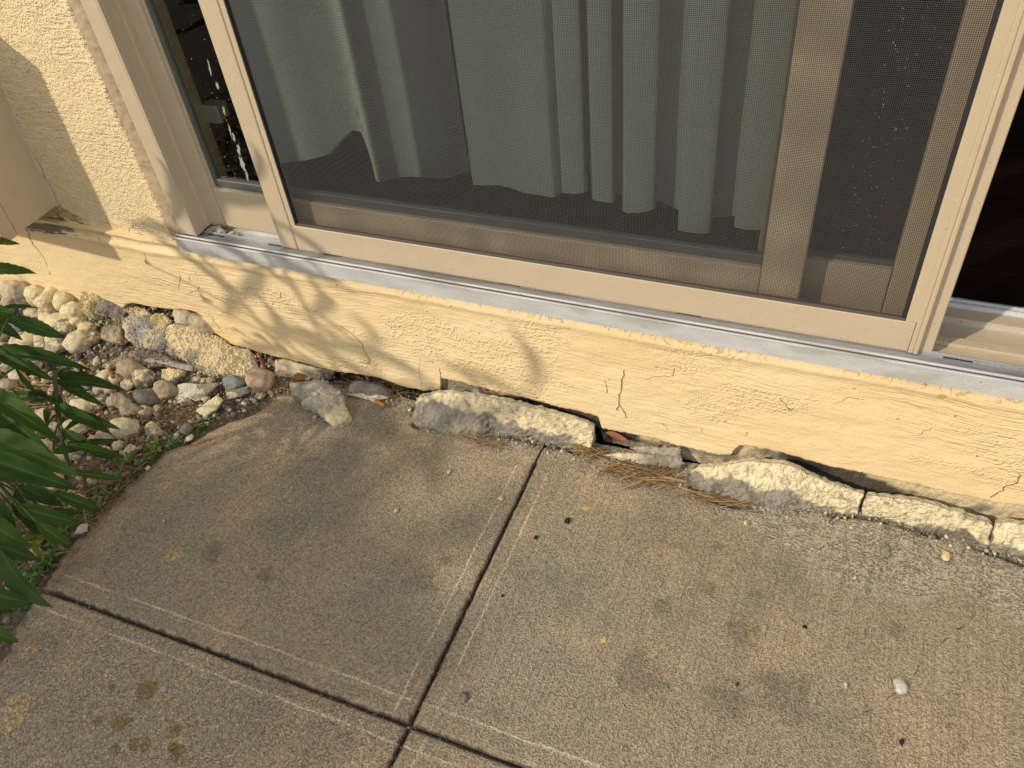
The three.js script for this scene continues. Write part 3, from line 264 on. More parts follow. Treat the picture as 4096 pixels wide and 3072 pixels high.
// under-coat that shows where the finish has broken away
function under(p) { const [x, y] = p, mold = sstep(0.0, 0.35, 0.9 * gauss(x - 0.17, 0.03) * gauss(y - 0.02, 0.02) + 1.1 * gauss(x - 0.49, 0.05) * gauss(y - 0.035 + (x - 0.49) * 0.16, 0.016) + 0.9 * gauss(x - 0.58, 0.045) * gauss(y - 0.018, 0.013) + 0.9 * gauss(x - 0.03, 0.09) * gauss(y - 0.044, 0.012) - 0.32 + 0.45 * f2(x * 70, y * 90, 3)); const yel = sstep(-0.1, 0.25, f2(x * 24, y * 40, 3) + (x > 0.5 ? 0.5 : x < -0.02 && x > -0.16 ? 0.2 : -0.25)); let c = mix3(lin(150, 142, 124), lin(222, 204, 164), yel); return mix3(c, lin(52, 47, 42), mold * 0.92); }
mesh('under_coat', mergeGeometries([
  grid(900, 26, (u, v) => { const x = lerp(-1.35, 1.05, u), yb = interp(YB2, x) + 0.003 * f2(x * 70, 8, 3), y = lerp(Math.min(yb, 0.13), 0.14, v); return [x, y, -0.0115 + 0.0018 * f2(x * 120, y * 120, 3) - 0.006 * gauss(x - 0.49, 0.06) * gauss(y - 0.03, 0.014)]; }, under, (p) => [p[0] * 4, p[1] * 4]),
  grid(900, 2, (u, v) => { const x = lerp(-1.35, 1.05, u), yb = Math.min(interp(YB2, x) + 0.003 * f2(x * 70, 8, 3), 0.13); return [x, yb + 0.002 * (1 - v), lerp(-0.026, -0.0118, v)]; }, under, (p) => [p[0] * 4, p[1] * 4])]), M.chunk, wall);
mesh('footing', boxUV(rbox(-2.6, 2.7, -0.2, 0.268, -0.15, -0.045, 0.002), 4), M.dark, wall);
M.paintPlain = std({ color: new THREE.Color().setRGB(...PAINT), map: grit.map, bumpMap: grit.bump, bumpScale: 0.002, roughness: 0.75 });
mesh('base_coat', boxUV(rbox(-2.6, -1.3505, 0, YT, -0.045, 0, 0.002), 4), M.paintPlain, wall); mesh('base_coat', boxUV(rbox(1.0505, 2.7, 0, YT, -0.045, 0, 0.002), 4), M.paintPlain, wall);
// rough stucco above the ledge, left of the door
function stucco(x, y, o) {
  const a = n2(x * 210, y * 300), b = n2(x * 420 + 3, y * 560), c0 = n2(x * 820, y * 900), low = f2(x * 9, y * 12, 3), comb = n2(x * 60 + 6 * n2(x * 9, y * 9), y * 360), pits = sstep(0.25, 0.8, a * 0.6 + b * 0.7);
  const calm = sstep(0.05, 0.4, f2(x * 8 + 4, y * 8, 3)); let h = 0.60 + 0.12 * a + 0.13 * b + 0.09 * c0 + 0.14 * comb * (0.4 + 0.6 * sstep(0, 0.3, low)) - 0.34 * pits * (1 - 0.55 * calm) + 0.12 * low;
  let c = mix3(PAINT, lin(228, 208, 166), clamp(0.5 + low)); const k = 1 + 0.03 * c0; c = mix3(c, lin(198, 166, 118), pits * 0.25);
  const cell = Math.abs(n2(x * 120 + 2 * n2(x * 50, y * 50), y * 110)); if (y < 0.283 + 0.006 * n2(x * 30, 3) && cell < 0.06) { h -= 0.2; c = mix3(c, lin(120, 94, 66), 0.6); }
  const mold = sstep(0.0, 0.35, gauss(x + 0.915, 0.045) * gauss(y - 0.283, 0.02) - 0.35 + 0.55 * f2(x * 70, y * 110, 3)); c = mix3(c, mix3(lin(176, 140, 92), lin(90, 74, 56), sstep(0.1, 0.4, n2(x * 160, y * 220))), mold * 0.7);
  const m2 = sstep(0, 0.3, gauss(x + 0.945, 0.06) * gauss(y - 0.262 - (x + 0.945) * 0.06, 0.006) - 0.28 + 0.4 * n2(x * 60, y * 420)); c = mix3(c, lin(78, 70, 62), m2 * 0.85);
  o[0] = c[0] * k; o[1] = c[1] * k; o[2] = c[2] * k; o[3] = h;
}
{
  const x0 = -1.3, x1 = -0.628, y0 = 0.255, y1 = 0.85, t = surface(1344, 1190, x0, x1, y0, y1, stucco), mat = std({ map: t.map, bumpMap: t.bump, bumpScale: 0.0055, roughness: 0.88 });
  const edgeX = (y) => -0.632 + 0.003 * f2(y * 30, 5, 3) + 0.0016 * n2(y * 220, 3);
  const fr = (u, v) => { const y = lerp(y0, y1, v), xr = edgeX(y), x = lerp(x0, xr, u), e = xr - x; return [x, y, -0.008 + 0.0015 * f2(x * 14, y * 14, 3) + 0.0007 * n2(x * 260, y * 260) - 0.004 * Math.pow(clamp(1 - e / 0.005), 2) + 0.0025 * gauss(e - 0.008, 0.004) - 0.004 * sstep(0.264, 0.256, y)]; };
  mesh('stucco_coat', mergeGeometries([grid(240, 210, fr, null, uvIn(x0, x1, y0, y1)), grid(210, 1, (u, v) => { const p = fr(1, u); return [p[0], p[1], lerp(p[2], -0.03, v)]; }, null, uvIn(x0, x1, y0, y1))]), mat, wall);
  mesh('wall_mass', boxUV(rbox(-2.6, -0.6, 0.2685, 0.8498, -0.15, -0.0145, 0.001), 4), M.paintPlain, wall);
  mesh('wall_mass', boxUV(rbox(-2.6, -0.604, 0.8502, 2.6, -0.15, -0.0095, 0.001), 4), M.paintPlain, wall);
  mesh('wall_mass', boxUV(rbox(-2.6, -1.3005, 0.268, 0.8498, -0.0145, -0.009, 0.001), 4), M.paintPlain, wall);
  mesh('wall_mass', boxUV(rbox(-0.603, 1.65, 2.08, 2.6, -0.15, -0.0095, 0.001), 4), M.paintPlain, wall);
  mesh('wall_mass', boxUV(rbox(1.6505, 2.7, 0.2685, 2.6, -0.15, -0.0095, 0.001), 4), M.paintPlain, wall);
  // caulk bead between stucco and the jamb
  const tt = trimT; mesh('caulk', grid(8, 400, (u, v) => { const y = lerp(0.262, 0.86, v), x = lerp(-0.64, -0.6005, u); return [x, y, -0.0085 + 0.0045 * Math.sin(u * Math.PI) * (0.4 + 0.6 * u) + 0.0022 * f2(x * 60, y * 60, 3) + 0.0012 * n2(x * 220, y * 130)]; }, null, (p) => [p[0], p[1]]), std({ color: new THREE.Color().setRGB(0.78, 0.74, 0.70), map: tt.map, bumpMap: tt.bump, bumpScale: 0.001, roughness: 0.6 }), wall);
}
// ---------------------------------------------------------------- sliding door frame, sill, glass panels, screen
const HT = 2.06; // top of the opening
const frame = thing('door_frame', 'beige metal door frame with grey grooved aluminium sill track', 'door frame');
{
  const jam = mesh('jamb', mergeGeometries([boxUV(rbox(-0.6022, -0.5725, 0.2905, HT, -0.05, 0.0, 0.0015)), boxUV(rbox(-0.5712, -0.5672, 0.2905, HT, -0.010, 0.0015, 0.0012)), boxUV(rbox(-0.5725, -0.5705, 0.2905, HT, -0.05, -0.008, 0.0005)), boxUV(rbox(-0.580, -0.5685, 0.2905, HT, -0.05, -0.006, 0.0005)), boxUV(rbox(-0.5715, -0.5655, 0.2905, HT, -0.05, -0.0290, 0.003)), boxUV(rbox(-0.602, -0.572, 0.285, HT, -0.1, -0.0505, 0.001))]), M.trim, frame);
  mesh('jamb', boxUV(rbox(1.6, 1.65, 0.285, HT, -0.13, 0.0, 0.002)), M.trim, frame);
  mesh('head', boxUV(rbox(-0.602, 1.65, HT, 2.08, -0.13, 0.002, 0.002)), M.trim, frame);
  mesh('post', mergeGeometries([boxUV(rbox(0.546, 0.5795, 0.2835, HT, -0.070, -0.0205, 0.0022))]), M.trim, frame);
  const prof = [[.0115, .262], [.0135, .2893], [.0165, .2905], [.0168, .2925], [.0160, .2931], [.0138, .2931], [.0130, .2925], [.0127, .2893], [.0086, .2893], [.0080, .2925], [.0073, .2931], [.0052, .2931], [.0044, .2925], [.0038, .2895], [-.008, .2853], [-.0196, .2826], [-.0200, .2878], [-.0207, .2884], [-.0226, .2884], [-.0232, .2876], [-.0236, .279], [-.0455, .279], [-.0462, .2842], [-.0475, .2848], [-.0592, .2830], [-.0604, .2822], [-.062, .2755], [-.0945, .2775], [-.096, .285], [-.0975, .286], [-.118, .2862], [-.1195, .2870], [-.1205, .2925], [-.1225, .2935], [-.1255, .2935], [-.1262, .2905], [-.1295, .2905], [-.131, .2935], [-.1335, .2935], [-.135, .2915], [-.136, .284], [-.150, .283]];
  const x0 = -0.6075, x1 = 1.65, n = prof.length, NX = 60, P = [], U = [], I = []; let acc = [0]; for (let i = 1; i < n; i++) acc.push(acc[i - 1] + Math.hypot(prof[i][0] - prof[i - 1][0], prof[i][1] - prof[i - 1][1]));
  for (let i = 0; i < n - 1; i++) for (let k = 0; k <= NX; k++) for (const q of [i, i + 1]) { const x = lerp(x0, x1, k / NX); P.push(x, prof[q][1] + 0.0003 * n2(x * 4, 3), prof[q][0]); U.push((x + 0.62) / 1.62, acc[q] / 0.2); }
  for (let i = 0; i < n - 1; i++) for (let k = 0; k < NX; k++) { const a = (i * (NX + 1) + k) * 2; I.push(a, a + 2, a + 3, a, a + 3, a + 1); }
  const sg = new THREE.BufferGeometry(); sg.setAttribute('position', new THREE.Float32BufferAttribute(P, 3)); sg.setAttribute('uv', new THREE.Float32BufferAttribute(U, 2)); sg.setIndex(I); sg.computeVertexNormals(); M.alu.side = THREE.DoubleSide;
  const cap = new THREE.ShapeGeometry(new THREE.Shape([...prof.map((p) => new THREE.Vector2(-p[0], p[1])), new THREE.Vector2(0.15, 0.262)])); cap.rotateY(Math.PI / 2); cap.translate(x0, 0, 0);
  { const p = cap.attributes.position; for (let i = 0; i < p.count; i++) p.setZ(i, p.getZ(i)); }
  const sill = mesh('sill', mergeGeometries([sg, cap]), M.alu, frame);
  mesh('groove_dirt', rbox(-0.605, 1.65, 0.2885, 0.2916, 0.0087, 0.0126, 0.0002, 1), std({ color: new THREE.Color().setRGB(0.11, 0.085, 0.08), roughness: 1 }), sill);
  for (const x of [-0.545, -0.42, -0.31, 0.0, 0.27, 0.61]) mesh('weep_slot', rbox(x - 0.017, x + 0.017, 0.2829, 0.2850, -0.0196, -0.0192, 0.0001, 1), M.rubber, sill); // drain slots in the lip
  mesh('inner_stop', boxUV(rbox(0.5805, 1.6, 0.27, 0.2815, -0.0445, -0.0240, 0.001)), M.trim, sill);
  mesh('inner_stop', boxUV(rbox(0.5805, 1.6, 0.27, 0.2862, -0.0612, -0.0450, 0.0015)), M.trim, sill); mesh('inner_stop', boxUV(rbox(0.5805, 1.6, 0.2730, 0.2805, -0.0952, -0.0625, 0.001)), M.trim, sill);
  mesh('inner_stop', boxUV(rbox(0.5805, 1.6, 0.2800, 0.2890, -0.1192, -0.0962, 0.0015)), M.trim, sill);
}
function specks(name, list, z, mat, parent) { const gs = list.map(([x, y, r, a]) => { const s = new THREE.CircleGeometry(r, 6); s.scale(1, 0.6, 1); s.rotateZ(a); s.translate(x, y, z); return s; }); const m = mesh(name, mergeGeometries(gs), mat, parent); m.userData.kind = 'stuff'; return m; }
const panel = thing('glass_panel', 'sliding glass door panel with wide beige frame behind the screen', 'glass door');
{
  mesh('stile', mergeGeometries([boxUV(rbox(-0.5715, -0.538, 0.2855, 2.03, -0.068, -0.040, 0.004)), boxUV(rbox(-0.5385, -0.534, 0.362, 2.03, -0.066, -0.046, 0.001))]), M.trim, panel);
  mesh('stile', mergeGeometries([boxUV(rbox(0.3565, 0.4085, 0.2895, 2.03, -0.068, -0.0395, 0.0025))]), M.trim, panel);
  mesh('bottom_rail', boxUV(rbox(-0.5378, 0.356, 0.2895, 0.3635, -0.068, -0.0405, 0.0025)), M.trim, panel);
  mesh('top_rail', boxUV(rbox(-0.5378, 0.356, 1.96, 2.03, -0.068, -0.0405, 0.0025)), M.trim, panel);
  mesh('gasket', rbox(-0.5342, -0.5275, 0.364, 1.96, -0.058, -0.0485, 0.001), M.bead, panel);
  mesh('gasket', rbox(-0.5275, 0.356, 0.3635, 0.3780, -0.058, -0.0470, 0.0015), M.bead, panel);
  mesh('gasket', rbox(0.352, 0.3562, 0.3705, 1.96, -0.058, -0.0485, 0.001), M.bead, panel);
  const gl = new THREE.PlaneGeometry(0.884, 1.594); gl.translate(-0.087, 1.165, -0.054); const pane = mesh('pane', gl, M.glass, panel);
  const r = rng(41), L = []; for (let i = 0; i < 90; i++) { const t = Math.pow(r(), 1.6); L.push([-0.525 + 0.11 * r(), 0.375 + 0.33 * t, 0.0003 + 0.0007 * r() * r(), r() * 3]); } for (let i = 0; i < 70; i++) L.push([-0.36 + 0.7 * r(), 0.375 + 0.33 * r(), 0.0003 + 0.0006 * r() * r(), r() * 3]);
  specks('paint_speck', L, -0.0534, M.chip, pane);
  // torn film of old paint along the edge of the narrow strip of glass
  for (const [x, y, w, h, sd] of [[-0.4652, 0.5665, 0.0016, 0.012, 1], [-0.4625, 0.5393, 0.0026, 0.006, 2], [-0.4662, 0.4995, 0.0022, 0.007, 3], [-0.4682, 0.4672, 0.0016, 0.013, 4], [-0.4652, 0.4555, 0.0024, 0.009, 5], [-0.4645, 0.4318, 0.0032, 0.014, 6], [-0.4665, 0.410, 0.0046, 0.017, 7], [-0.4655, 0.3885, 0.0026, 0.009, 8], [-0.4660, 0.3745, 0.0024, 0.003, 9]]) { const sc = new THREE.Shape(), r = rng(500 + sd); for (let k = 0; k < 22; k++) { const a = k / 22 * 6.283, q = 0.55 + 0.7 * r(), px = x + w * q * Math.cos(a) - (y - 0.45) * 0, py = y + h * q * Math.sin(a); k ? sc.lineTo(px + (py - y) * 0.12, py) : sc.moveTo(px + (py - y) * 0.12, py); } const film = new THREE.ShapeGeometry(sc); film.translate(0, 0, -0.0548); mesh('paint_film', film, M.chip, pane); }
}
const panel2 = thing('glass_panel', 'second glass door panel set further back, dark glass dotted with white paint', 'glass door');
{
  mesh('stile', boxUV(rbox(0.5135, 0.5455, 0.2885, 2.03, -0.1, -0.0725, 0.0025)), M.trim, panel2); mesh('stile', boxUV(rbox(0.345, 0.39, 0.2885, 2.03, -0.1, -0.0725, 0.0025)), M.trim, panel2);
  mesh('bottom_rail', boxUV(rbox(0.3905, 0.513, 0.2885, 0.3655, -0.1, -0.0735, 0.0025)), M.trim, panel2); mesh('top_rail', boxUV(rbox(0.3905, 0.513, 1.96, 2.03, -0.1, -0.0735, 0.0025)), M.trim, panel2);
  mesh('gasket', rbox(0.3905, 0.513, 0.3657, 0.372, -0.09, -0.081, 0.001), M.bead, panel2);
  const gl = new THREE.PlaneGeometry(0.124, 1.594); gl.translate(0.4515, 1.165, -0.086); const pane = mesh('pane', gl, M.glass, panel2);
  const r = rng(42), L = []; for (let i = 0; i < 230; i++) { const t = r(); L.push([lerp(0.43, 0.505, r() * 0.7 + 0.3 * r()), 0.375 + 0.33 * t, 0.0003 + 0.0008 * r() * r(), r() * 3]); } specks('paint_speck', L, -0.0854, M.chip, pane);
}
const screen = thing('screen_door', 'beige framed insect screen door with dark woven mesh', 'screen door');
{
  const z0 = -0.030, z1 = -0.0160;
  mesh('stile', mergeGeometries([boxUV(rbox(-0.4085, -0.376, 0.2852, 2.02, z0, z1, 0.002)), boxUV(rbox(-0.3765, -0.372, 0.2852, 2.02, z0, z1 - 0.002, 0.0008)), boxUV(rbox(-0.3725, -0.3655, 0.33, 2.02, z0, z1 - 0.0005, 0.0015))]), M.trimPale, screen);
  mesh('stile', mergeGeometries([boxUV(rbox(0.5385, 0.5525, 0.3325, 2.02, z0, z1, 0.0015)), boxUV(rbox(0.5515, 0.5575, 0.2850, 2.02, z0, z1 + 0.0015, 0.0015)), boxUV(rbox(0.5573, 0.5635, 0.2850, 2.02, z0 + 0.006, z1 + 0.003, 0.0022))]), M.trimPale, screen);
  mesh('bottom_rail', boxUV(rbox(-0.3722, 0.5513, 0.2858, 0.3322, z0, z1 - 0.0003, 0.0016)), M.trim, screen);
  mesh('top_rail', boxUV(rbox(-0.3722, 0.5513, 1.97, 2.02, z0, z1 - 0.0003, 0.0016)), M.trim, screen);
  const sx0 = -0.3655, sx1 = 0.5385, sy0 = 0.3325, sy1 = 1.97;
  mesh('spline', rbox(sx0 - 0.0005, sx0 + 0.0022, sy0, sy1, -0.024, -0.0168, 0.0008), M.rubber, screen); mesh('spline', rbox(sx1 - 0.0052, sx1 + 0.0003, sy0, sy1, -0.024, -0.0175, 0.001), M.rubber, screen);
  mesh('spline', rbox(sx0, sx1, sy0 - 0.0004, sy0 + 0.0034, -0.024, -0.0172, 0.001), M.spline, screen);
  // woven wires, pitch 2 mm, each a thin square rod that waves a little
  const P = [], I = [], w = 0.00029; let k = 0;
  const rod = (pts, ax) => { const s = k; pts.forEach(([x, y, z]) => { if (ax) P.push(x - w, y, z, x, y, z + w, x + w, y, z, x, y, z - w); else P.push(x, y - w, z, x, y, z + w, x, y + w, z, x, y, z - w); k += 4; }); for (let i = 0; i < pts.length - 1; i++) for (let q = 0; q < 4; q++) { const a = s + i * 4 + q, b = s + i * 4 + (q + 1) % 4; I.push(a, b, b + 4, a, b + 4, a + 4); } };
  const wz = (x, y) => -0.0205 - 0.0025 * sstep(0.02, 0.0, y - sy0) * 0 + 0.0011 * f2(x * 8, y * 8, 2);
  const ys = []; for (let y = sy0; y < 0.8; y += 0.02) ys.push(y); ys.push(1.1, 1.5, sy1); const xs = []; for (let x = sx0; x < sx1; x += 0.025) xs.push(x); xs.push(sx1);
  for (let x = sx0 + 0.001; x < sx1; x += 0.002) rod(ys.map((y) => [x + 0.0008 * f2(x * 9, y * 11, 2) + 0.00008 * h2(x * 5000 | 0, 3), y, wz(x, y)]), true);
  for (let y = sy0 + 0.001; y < sy1; y += 0.002) rod(xs.map((x) => [x, y + 0.0008 * f2(x * 9 + 30, y * 11, 2) + 0.00008 * h2(y * 5000 | 0, 9), wz(x, y)]), false);
  const g = new THREE.BufferGeometry(); g.setAttribute('position', new THREE.Float32BufferAttribute(P, 3)); g.setIndex(I); g.computeVertexNormals(); mesh('mesh', g, M.mesh, screen);
}
// ---------------------------------------------------------------- the room behind
const clothT = surface(512, 512, 0, 0.25, 0, 0.25, (x, y, o) => { const a = n2(x * 1100, y * 300), b = n2(x * 300, y * 1100), d = f2(x * 16, y * 16, 3), k = 0.95 + 0.05 * a + 0.05 * b + 0.06 * d; o[0] = 0.53 * k; o[1] = 0.56 * k; o[2] = 0.515 * k; o[3] = 0.5 + 0.2 * a + 0.2 * b; });
M.cloth = new THREE.MeshPhysicalMaterial({ map: clothT.map, bumpMap: clothT.bump, bumpScale: 0.0006, roughness: 1, side: THREE.DoubleSide });
function curtain(label, x0, x1, zf, hem, n) {
  const g = grid(n, 90, (u, v) => { const x = lerp(x0, x1, u), h = interp(hem, x), y = lerp(h, 2.02, Math.pow(v, 1.4)); const [dx, z] = zf(x, y); return [x + dx, y, z]; }, null, (p, u) => [u * (x1 - x0) * 5, p[1] * 4]);
  const t = thing('curtain', label, 'curtain', 'curtains behind the sliding door'); const dr = mesh('drape', g, M.cloth, t);
  const hm = grid(n, 4, (u, v) => { const x = lerp(x0, x1, u), y = interp(hem, x) - 0.004 + 0.03 * v; const [dx, z] = zf(x, y); return [x + dx, y, z - 0.009]; }, null, (p, u) => [u * (x1 - x0) * 5, p[1] * 4]); mesh('hem', hm, M.cloth, dr);
}
curtain('shaded grey green curtain hanging in wide soft folds nearer the left jamb', -0.475, -0.165, (x, y) => [0, -0.135 - 0.40 * (x + 0.475) - 0.010 * Math.sin((x + 0.475) * 17) + 0.020 * gauss(x + 0.305, 0.010) - 0.012 * gauss(x + 0.335, 0.015) + 0.004 * Math.sin(x * 60 + 1) + 0.004 * f2(x * 9, y * 3, 2)], [[-.475, .362], [-.44, .362], [-.39, .37], [-.368, .39], [-.35, .405], [-.336, .40], [-.327, .36], [-.318, .330], [-.29, .322], [-.24, .318], [-.2, .317], [-.165, .324]], 260);
curtain('brighter grey green curtain with a flat panel and tight upright pleats', -0.104, 0.372, (x, y) => {
  const k = sstep(0.03, 0.06, x), ph = interp([[0.04, 0], [0.062, 0.5], [0.09, 1], [0.108, 1.5], [0.125, 2], [0.16, 2.5], [0.205, 3], [0.245, 3.5], [0.285, 4], [0.325, 4.5], [0.372, 5]], x), s = Math.sin((ph - 0.25) * Math.PI * 2);
  return [0.012 * k * Math.sin((ph) * Math.PI * 4), -0.142 + 0.004 * Math.sin(x * 40) * (1 - k) - 0.006 * (1 - k) * sstep(-0.06, -0.104, x) + k * (0.017 * Math.sign(s) * Math.pow(Math.abs(s), 0.7) - 0.015) + 0.002 * f2(x * 14, y * 4, 2)]; }, [[-.104, .366], [-.06, .372], [-.02, .364], [.03, .367], [.05, .373], [.066, .378], [.08, .386], [.09, .372], [.103, .37], [.12, .366], [.135, .356], [.155, .355], [.182, .37], [.2, .36], [.222, .335], [.25, .337], [.273, .343], [.295, .354], [.323, .353], [.347, .362], [.372, .36]], 420);
{
  const rm = thing('room', 'dim room seen through the open doorway behind the sill', 'room');
  const box = (n, a) => mesh(n, boxUV(rbox(...a, 0.002)), M.room, rm);
  box('back_wall', [-1.9, 2.4, 0.2, 2.6, -3.1, -3.0]); box('side_wall', [-1.95, -1.85, 0.2, 2.6, -3.0, -0.151]); box('side_wall', [2.35, 2.45, 0.2, 2.6, -3.0, -0.151]); box('ceiling', [-1.85, 2.35, 2.5, 2.6, -3.0, -0.151]);
  mesh('subfloor', boxUV(rbox(-1.85, 2.35, 0.15, 0.26, -3.0, -0.151, 0.002)), M.dark, rm);
  const woods = [0, 1, 2].map((i) => { const t = surface(512, 128, 0, 1, 0, 0.1, (x, y, o) => { const g = n2(x * 9 + i * 40, y * 260 + 2 * n2(x * 4, y * 30)), d = f2(x * 5 + i * 9, y * 60, 3), k = 0.8 + 0.5 * g + 0.5 * d; o[0] = 0.018 * k; o[1] = 0.0058 * k; o[2] = 0.0040 * k; o[3] = 0.5 + 0.3 * g; }); return std({ map: t.map, bumpMap: t.bump, bumpScale: 0.0004, roughness: 0.42 }); });
  let i = 0; for (let z = -0.152; z > -2.9; z -= 0.072) { let x = -1.84 + ((i * 0.37) % 0.8); for (let a = -1.84; a < 2.34;) { const b = Math.min(2.34, a === -1.84 ? x + 0.05 : a + 0.95); if (b - a > 0.02 && a > (z > -1.2 ? -1.0 : 9)) mesh('plank', boxUV(rbox(a, b - 0.0006, 0.2605, 0.2825, z - 0.0717, z, 0.0002, 1), 1), woods[(i * 2 + Math.round(a * 7)) % 3 < 0 ? 0 : Math.abs(i * 2 + Math.round(a * 7)) % 3], rm); a = b; } i++; }
  mesh('floor_field', boxUV(rbox(-1.84, 2.34, 0.2605, 0.282, -2.99, -1.24, 0.001)), woods[0], rm);
}
// ---------------------------------------------------------------- box on the wall at the left
{
  const b = thing('utility_box', 'beige metal utility box mounted on stucco at the left edge', 'utility box');
  const px = -0.886, py = 0.302; b.position.set(px, py, -0.008);
  mesh('body', boxUV(rbox(-0.25, 0, 0, 0.365, -0.004, 0.098, 0.002)), M.trim, b);
  const lid = mesh('lid', mergeGeometries([boxUV(rbox(-0.252, 0.0012, -0.0015, 0.367, 0.0985, 0.126, 0.002))]), M.trim, b);
  mesh('sealant', grid(60, 6, (u, v) => { const y = 0.365 * u, a = v * 1.57, r = 0.0032 + 0.003 * f2(y * 40, 2, 2); return [r * Math.cos(a) - 0.0005, y, 0.001 + r * Math.sin(a)]; }, null, (p) => [p[0], p[1]]), std({ color: new THREE.Color().setRGB(0.50, 0.45, 0.37), roughness: 0.8, side: THREE.DoubleSide }), b);
  for (const [x, y] of [[-0.02, 0.02], [-0.02, 0.345], [-0.23, 0.02], [-0.23, 0.345]]) { const s = new THREE.CylinderGeometry(0.005, 0.005, 0.003, 14); s.rotateX(Math.PI / 2); s.translate(x, y, 0.1272); mesh('screw', s, M.alu, lid); }
  b.rotation.z = -0.055;
  const sb = thing('socket_box', 'small pale box behind the narrow strip of glass', 'socket box');
  mesh('body', rbox(-0.6035, -0.572, 0.425, 0.452, -0.176, -0.1505, 0.0015), M.trimPale, sb); mesh('cover', rbox(-0.6035, -0.568, 0.423, 0.454, -0.1503, -0.1445, 0.0015), M.chip, sb);
}
// ---------------------------------------------------------------- broken stucco
// a broken slab: an outline in space, a lumpy top, ragged sides
function plateGeo(pts, th, { amp = 0.003, freq = 60, oct = 4, N = 130, rings = 26, dome = 0.003, col, seed = 0, pop = 0, dir, rag = 1 }) {
  const V = pts.map((p) => new THREE.Vector3(...p)), c = new THREE.Vector3(); V.forEach((v) => c.add(v)); c.divideScalar(V.length);
  const nrm = new THREE.Vector3(); V.forEach((v, i) => { const w = V[(i + 1) % V.length]; nrm.x += (v.y - w.y) * (v.z + w.z); nrm.y += (v.z - w.z) * (v.x + w.x); nrm.z += (v.x - w.x) * (v.y + w.y); }); nrm.normalize(); if (nrm.y + nrm.z < 0) nrm.negate();
  let per = 0; const L = V.map((v, i) => { const a = per; per += v.distanceTo(V[(i + 1) % V.length]); return a; });
  const at = (s) => { let i = V.length - 1; while (L[i] > s) i--; const v = V[i], w = V[(i + 1) % V.length]; return v.clone().lerp(w, clamp((s - L[i]) / (v.distanceTo(w) || 1))); };
  const rim = []; for (let i = 0; i < N; i++) { const p = at(per * i / N), q = p.clone().sub(c), d = q.length(); q.multiplyScalar(1 + rag * (0.0022 * n2(i * 0.9, seed) + 0.003 * f2(i * 0.22, seed + 5, 2)) / d); rim.push(q); }
  const P = [], Cc = [], U = [], I = [], t1 = new THREE.Vector3(1, 0, 0).addScaledVector(nrm, -nrm.x).normalize(), t2 = nrm.clone().cross(t1); const put = (p, r, side) => { P.push(p.x, p.y, p.z); Cc.push(...col([p.x, p.y, p.z], r, side)); if (side) U.push((p.x + p.z) * 4, (p.y + p.z * 0.5) * 4); else U.push(p.dot(t1) * 4, p.dot(t2) * 4); };
  const down = dir ? new THREE.Vector3(...dir).normalize() : nrm.clone().negate();
  const lift = (p, r) => { const a = f3(p.x * freq + seed, p.y * freq, p.z * freq, oct); let h = amp * a + dome * (1 - r * r); if (pop) { const b = n3(p.x * 210, p.y * 210 + seed, p.z * 210), b2 = n3(p.x * 420 + seed, p.y * 420, p.z * 420); h += pop * (Math.max(0, b) + 0.55 * Math.abs(b2)); } return h - 0.0025 * Math.pow(r, 14); };
  { const p = c.clone(); p.addScaledVector(nrm, lift(p, 0)); put(p, 0, 0); }
  for (let j = 1; j <= rings; j++) { const r = Math.pow(j / rings, 0.75); for (let i = 0; i < N; i++) { const p = c.clone().addScaledVector(rim[i], r); p.addScaledVector(nrm, lift(p, r)); put(p, r, 0); } }
  for (let i = 0; i < N; i++) I.push(0, 1 + i, 1 + (i + 1) % N); for (let j = 0; j < rings - 1; j++) for (let i = 0; i < N; i++) { const a = 1 + j * N + i, b = 1 + j * N + (i + 1) % N; I.push(a, a + N, b + N, a, b + N, b); }
  const S = 5, base = 1 + (rings - 1) * N; let prev = P.length / 3; for (let i = 0; i < N; i++) put(new THREE.Vector3(P[(base + i) * 3], P[(base + i) * 3 + 1], P[(base + i) * 3 + 2]), 1, 1);
  for (let s = 1; s <= S; s++) { for (let i = 0; i < N; i++) { const q = rim[i].clone().multiplyScalar(1 - 0.02 * s / S).add(c), j = 0.0022 * n3(q.x * 150 + seed, q.y * 150 + s * 2.1, q.z * 150); q.addScaledVector(rim[i].clone().normalize(), j).addScaledVector(down, th * s / S); put(q, 1, 1); } const cur = prev + N; for (let i = 0; i < N; i++) { const a = prev + i, b = prev + (i + 1) % N; I.push(a, a + N, b + N, a, b + N, b); } prev = cur; }
  const bc = P.length / 3; put(c.clone().addScaledVector(down, th), 0, 1); for (let i = 0; i < N; i++) I.push(prev + i, bc, prev + (i + 1) % N);
  const g = new THREE.BufferGeometry(); g.setAttribute('position', new THREE.Float32BufferAttribute(P, 3)); g.setAttribute('uv', new THREE.Float32BufferAttribute(U, 2)); g.setAttribute('color', new THREE.Float32BufferAttribute(Cc, 3)); g.setIndex(I);
  // wind every face outwards
  g.computeVertexNormals(); const ny = new THREE.Vector3(g.attributes.normal.getX(0), g.attributes.normal.getY(0), g.attributes.normal.getZ(0)); if (ny.dot(nrm) < 0) { for (let i = 0; i < I.length; i += 3) { const t = I[i + 1]; I[i + 1] = I[i + 2]; I[i + 2] = t; } g.setIndex(I); g.computeVertexNormals(); }
  return g;
}
const YEL = lin(228, 211, 168), WHT = lin(205, 197, 180), GRY = lin(146, 139, 126), DGR = lin(98, 92, 84), BRN = lin(140, 120, 96);
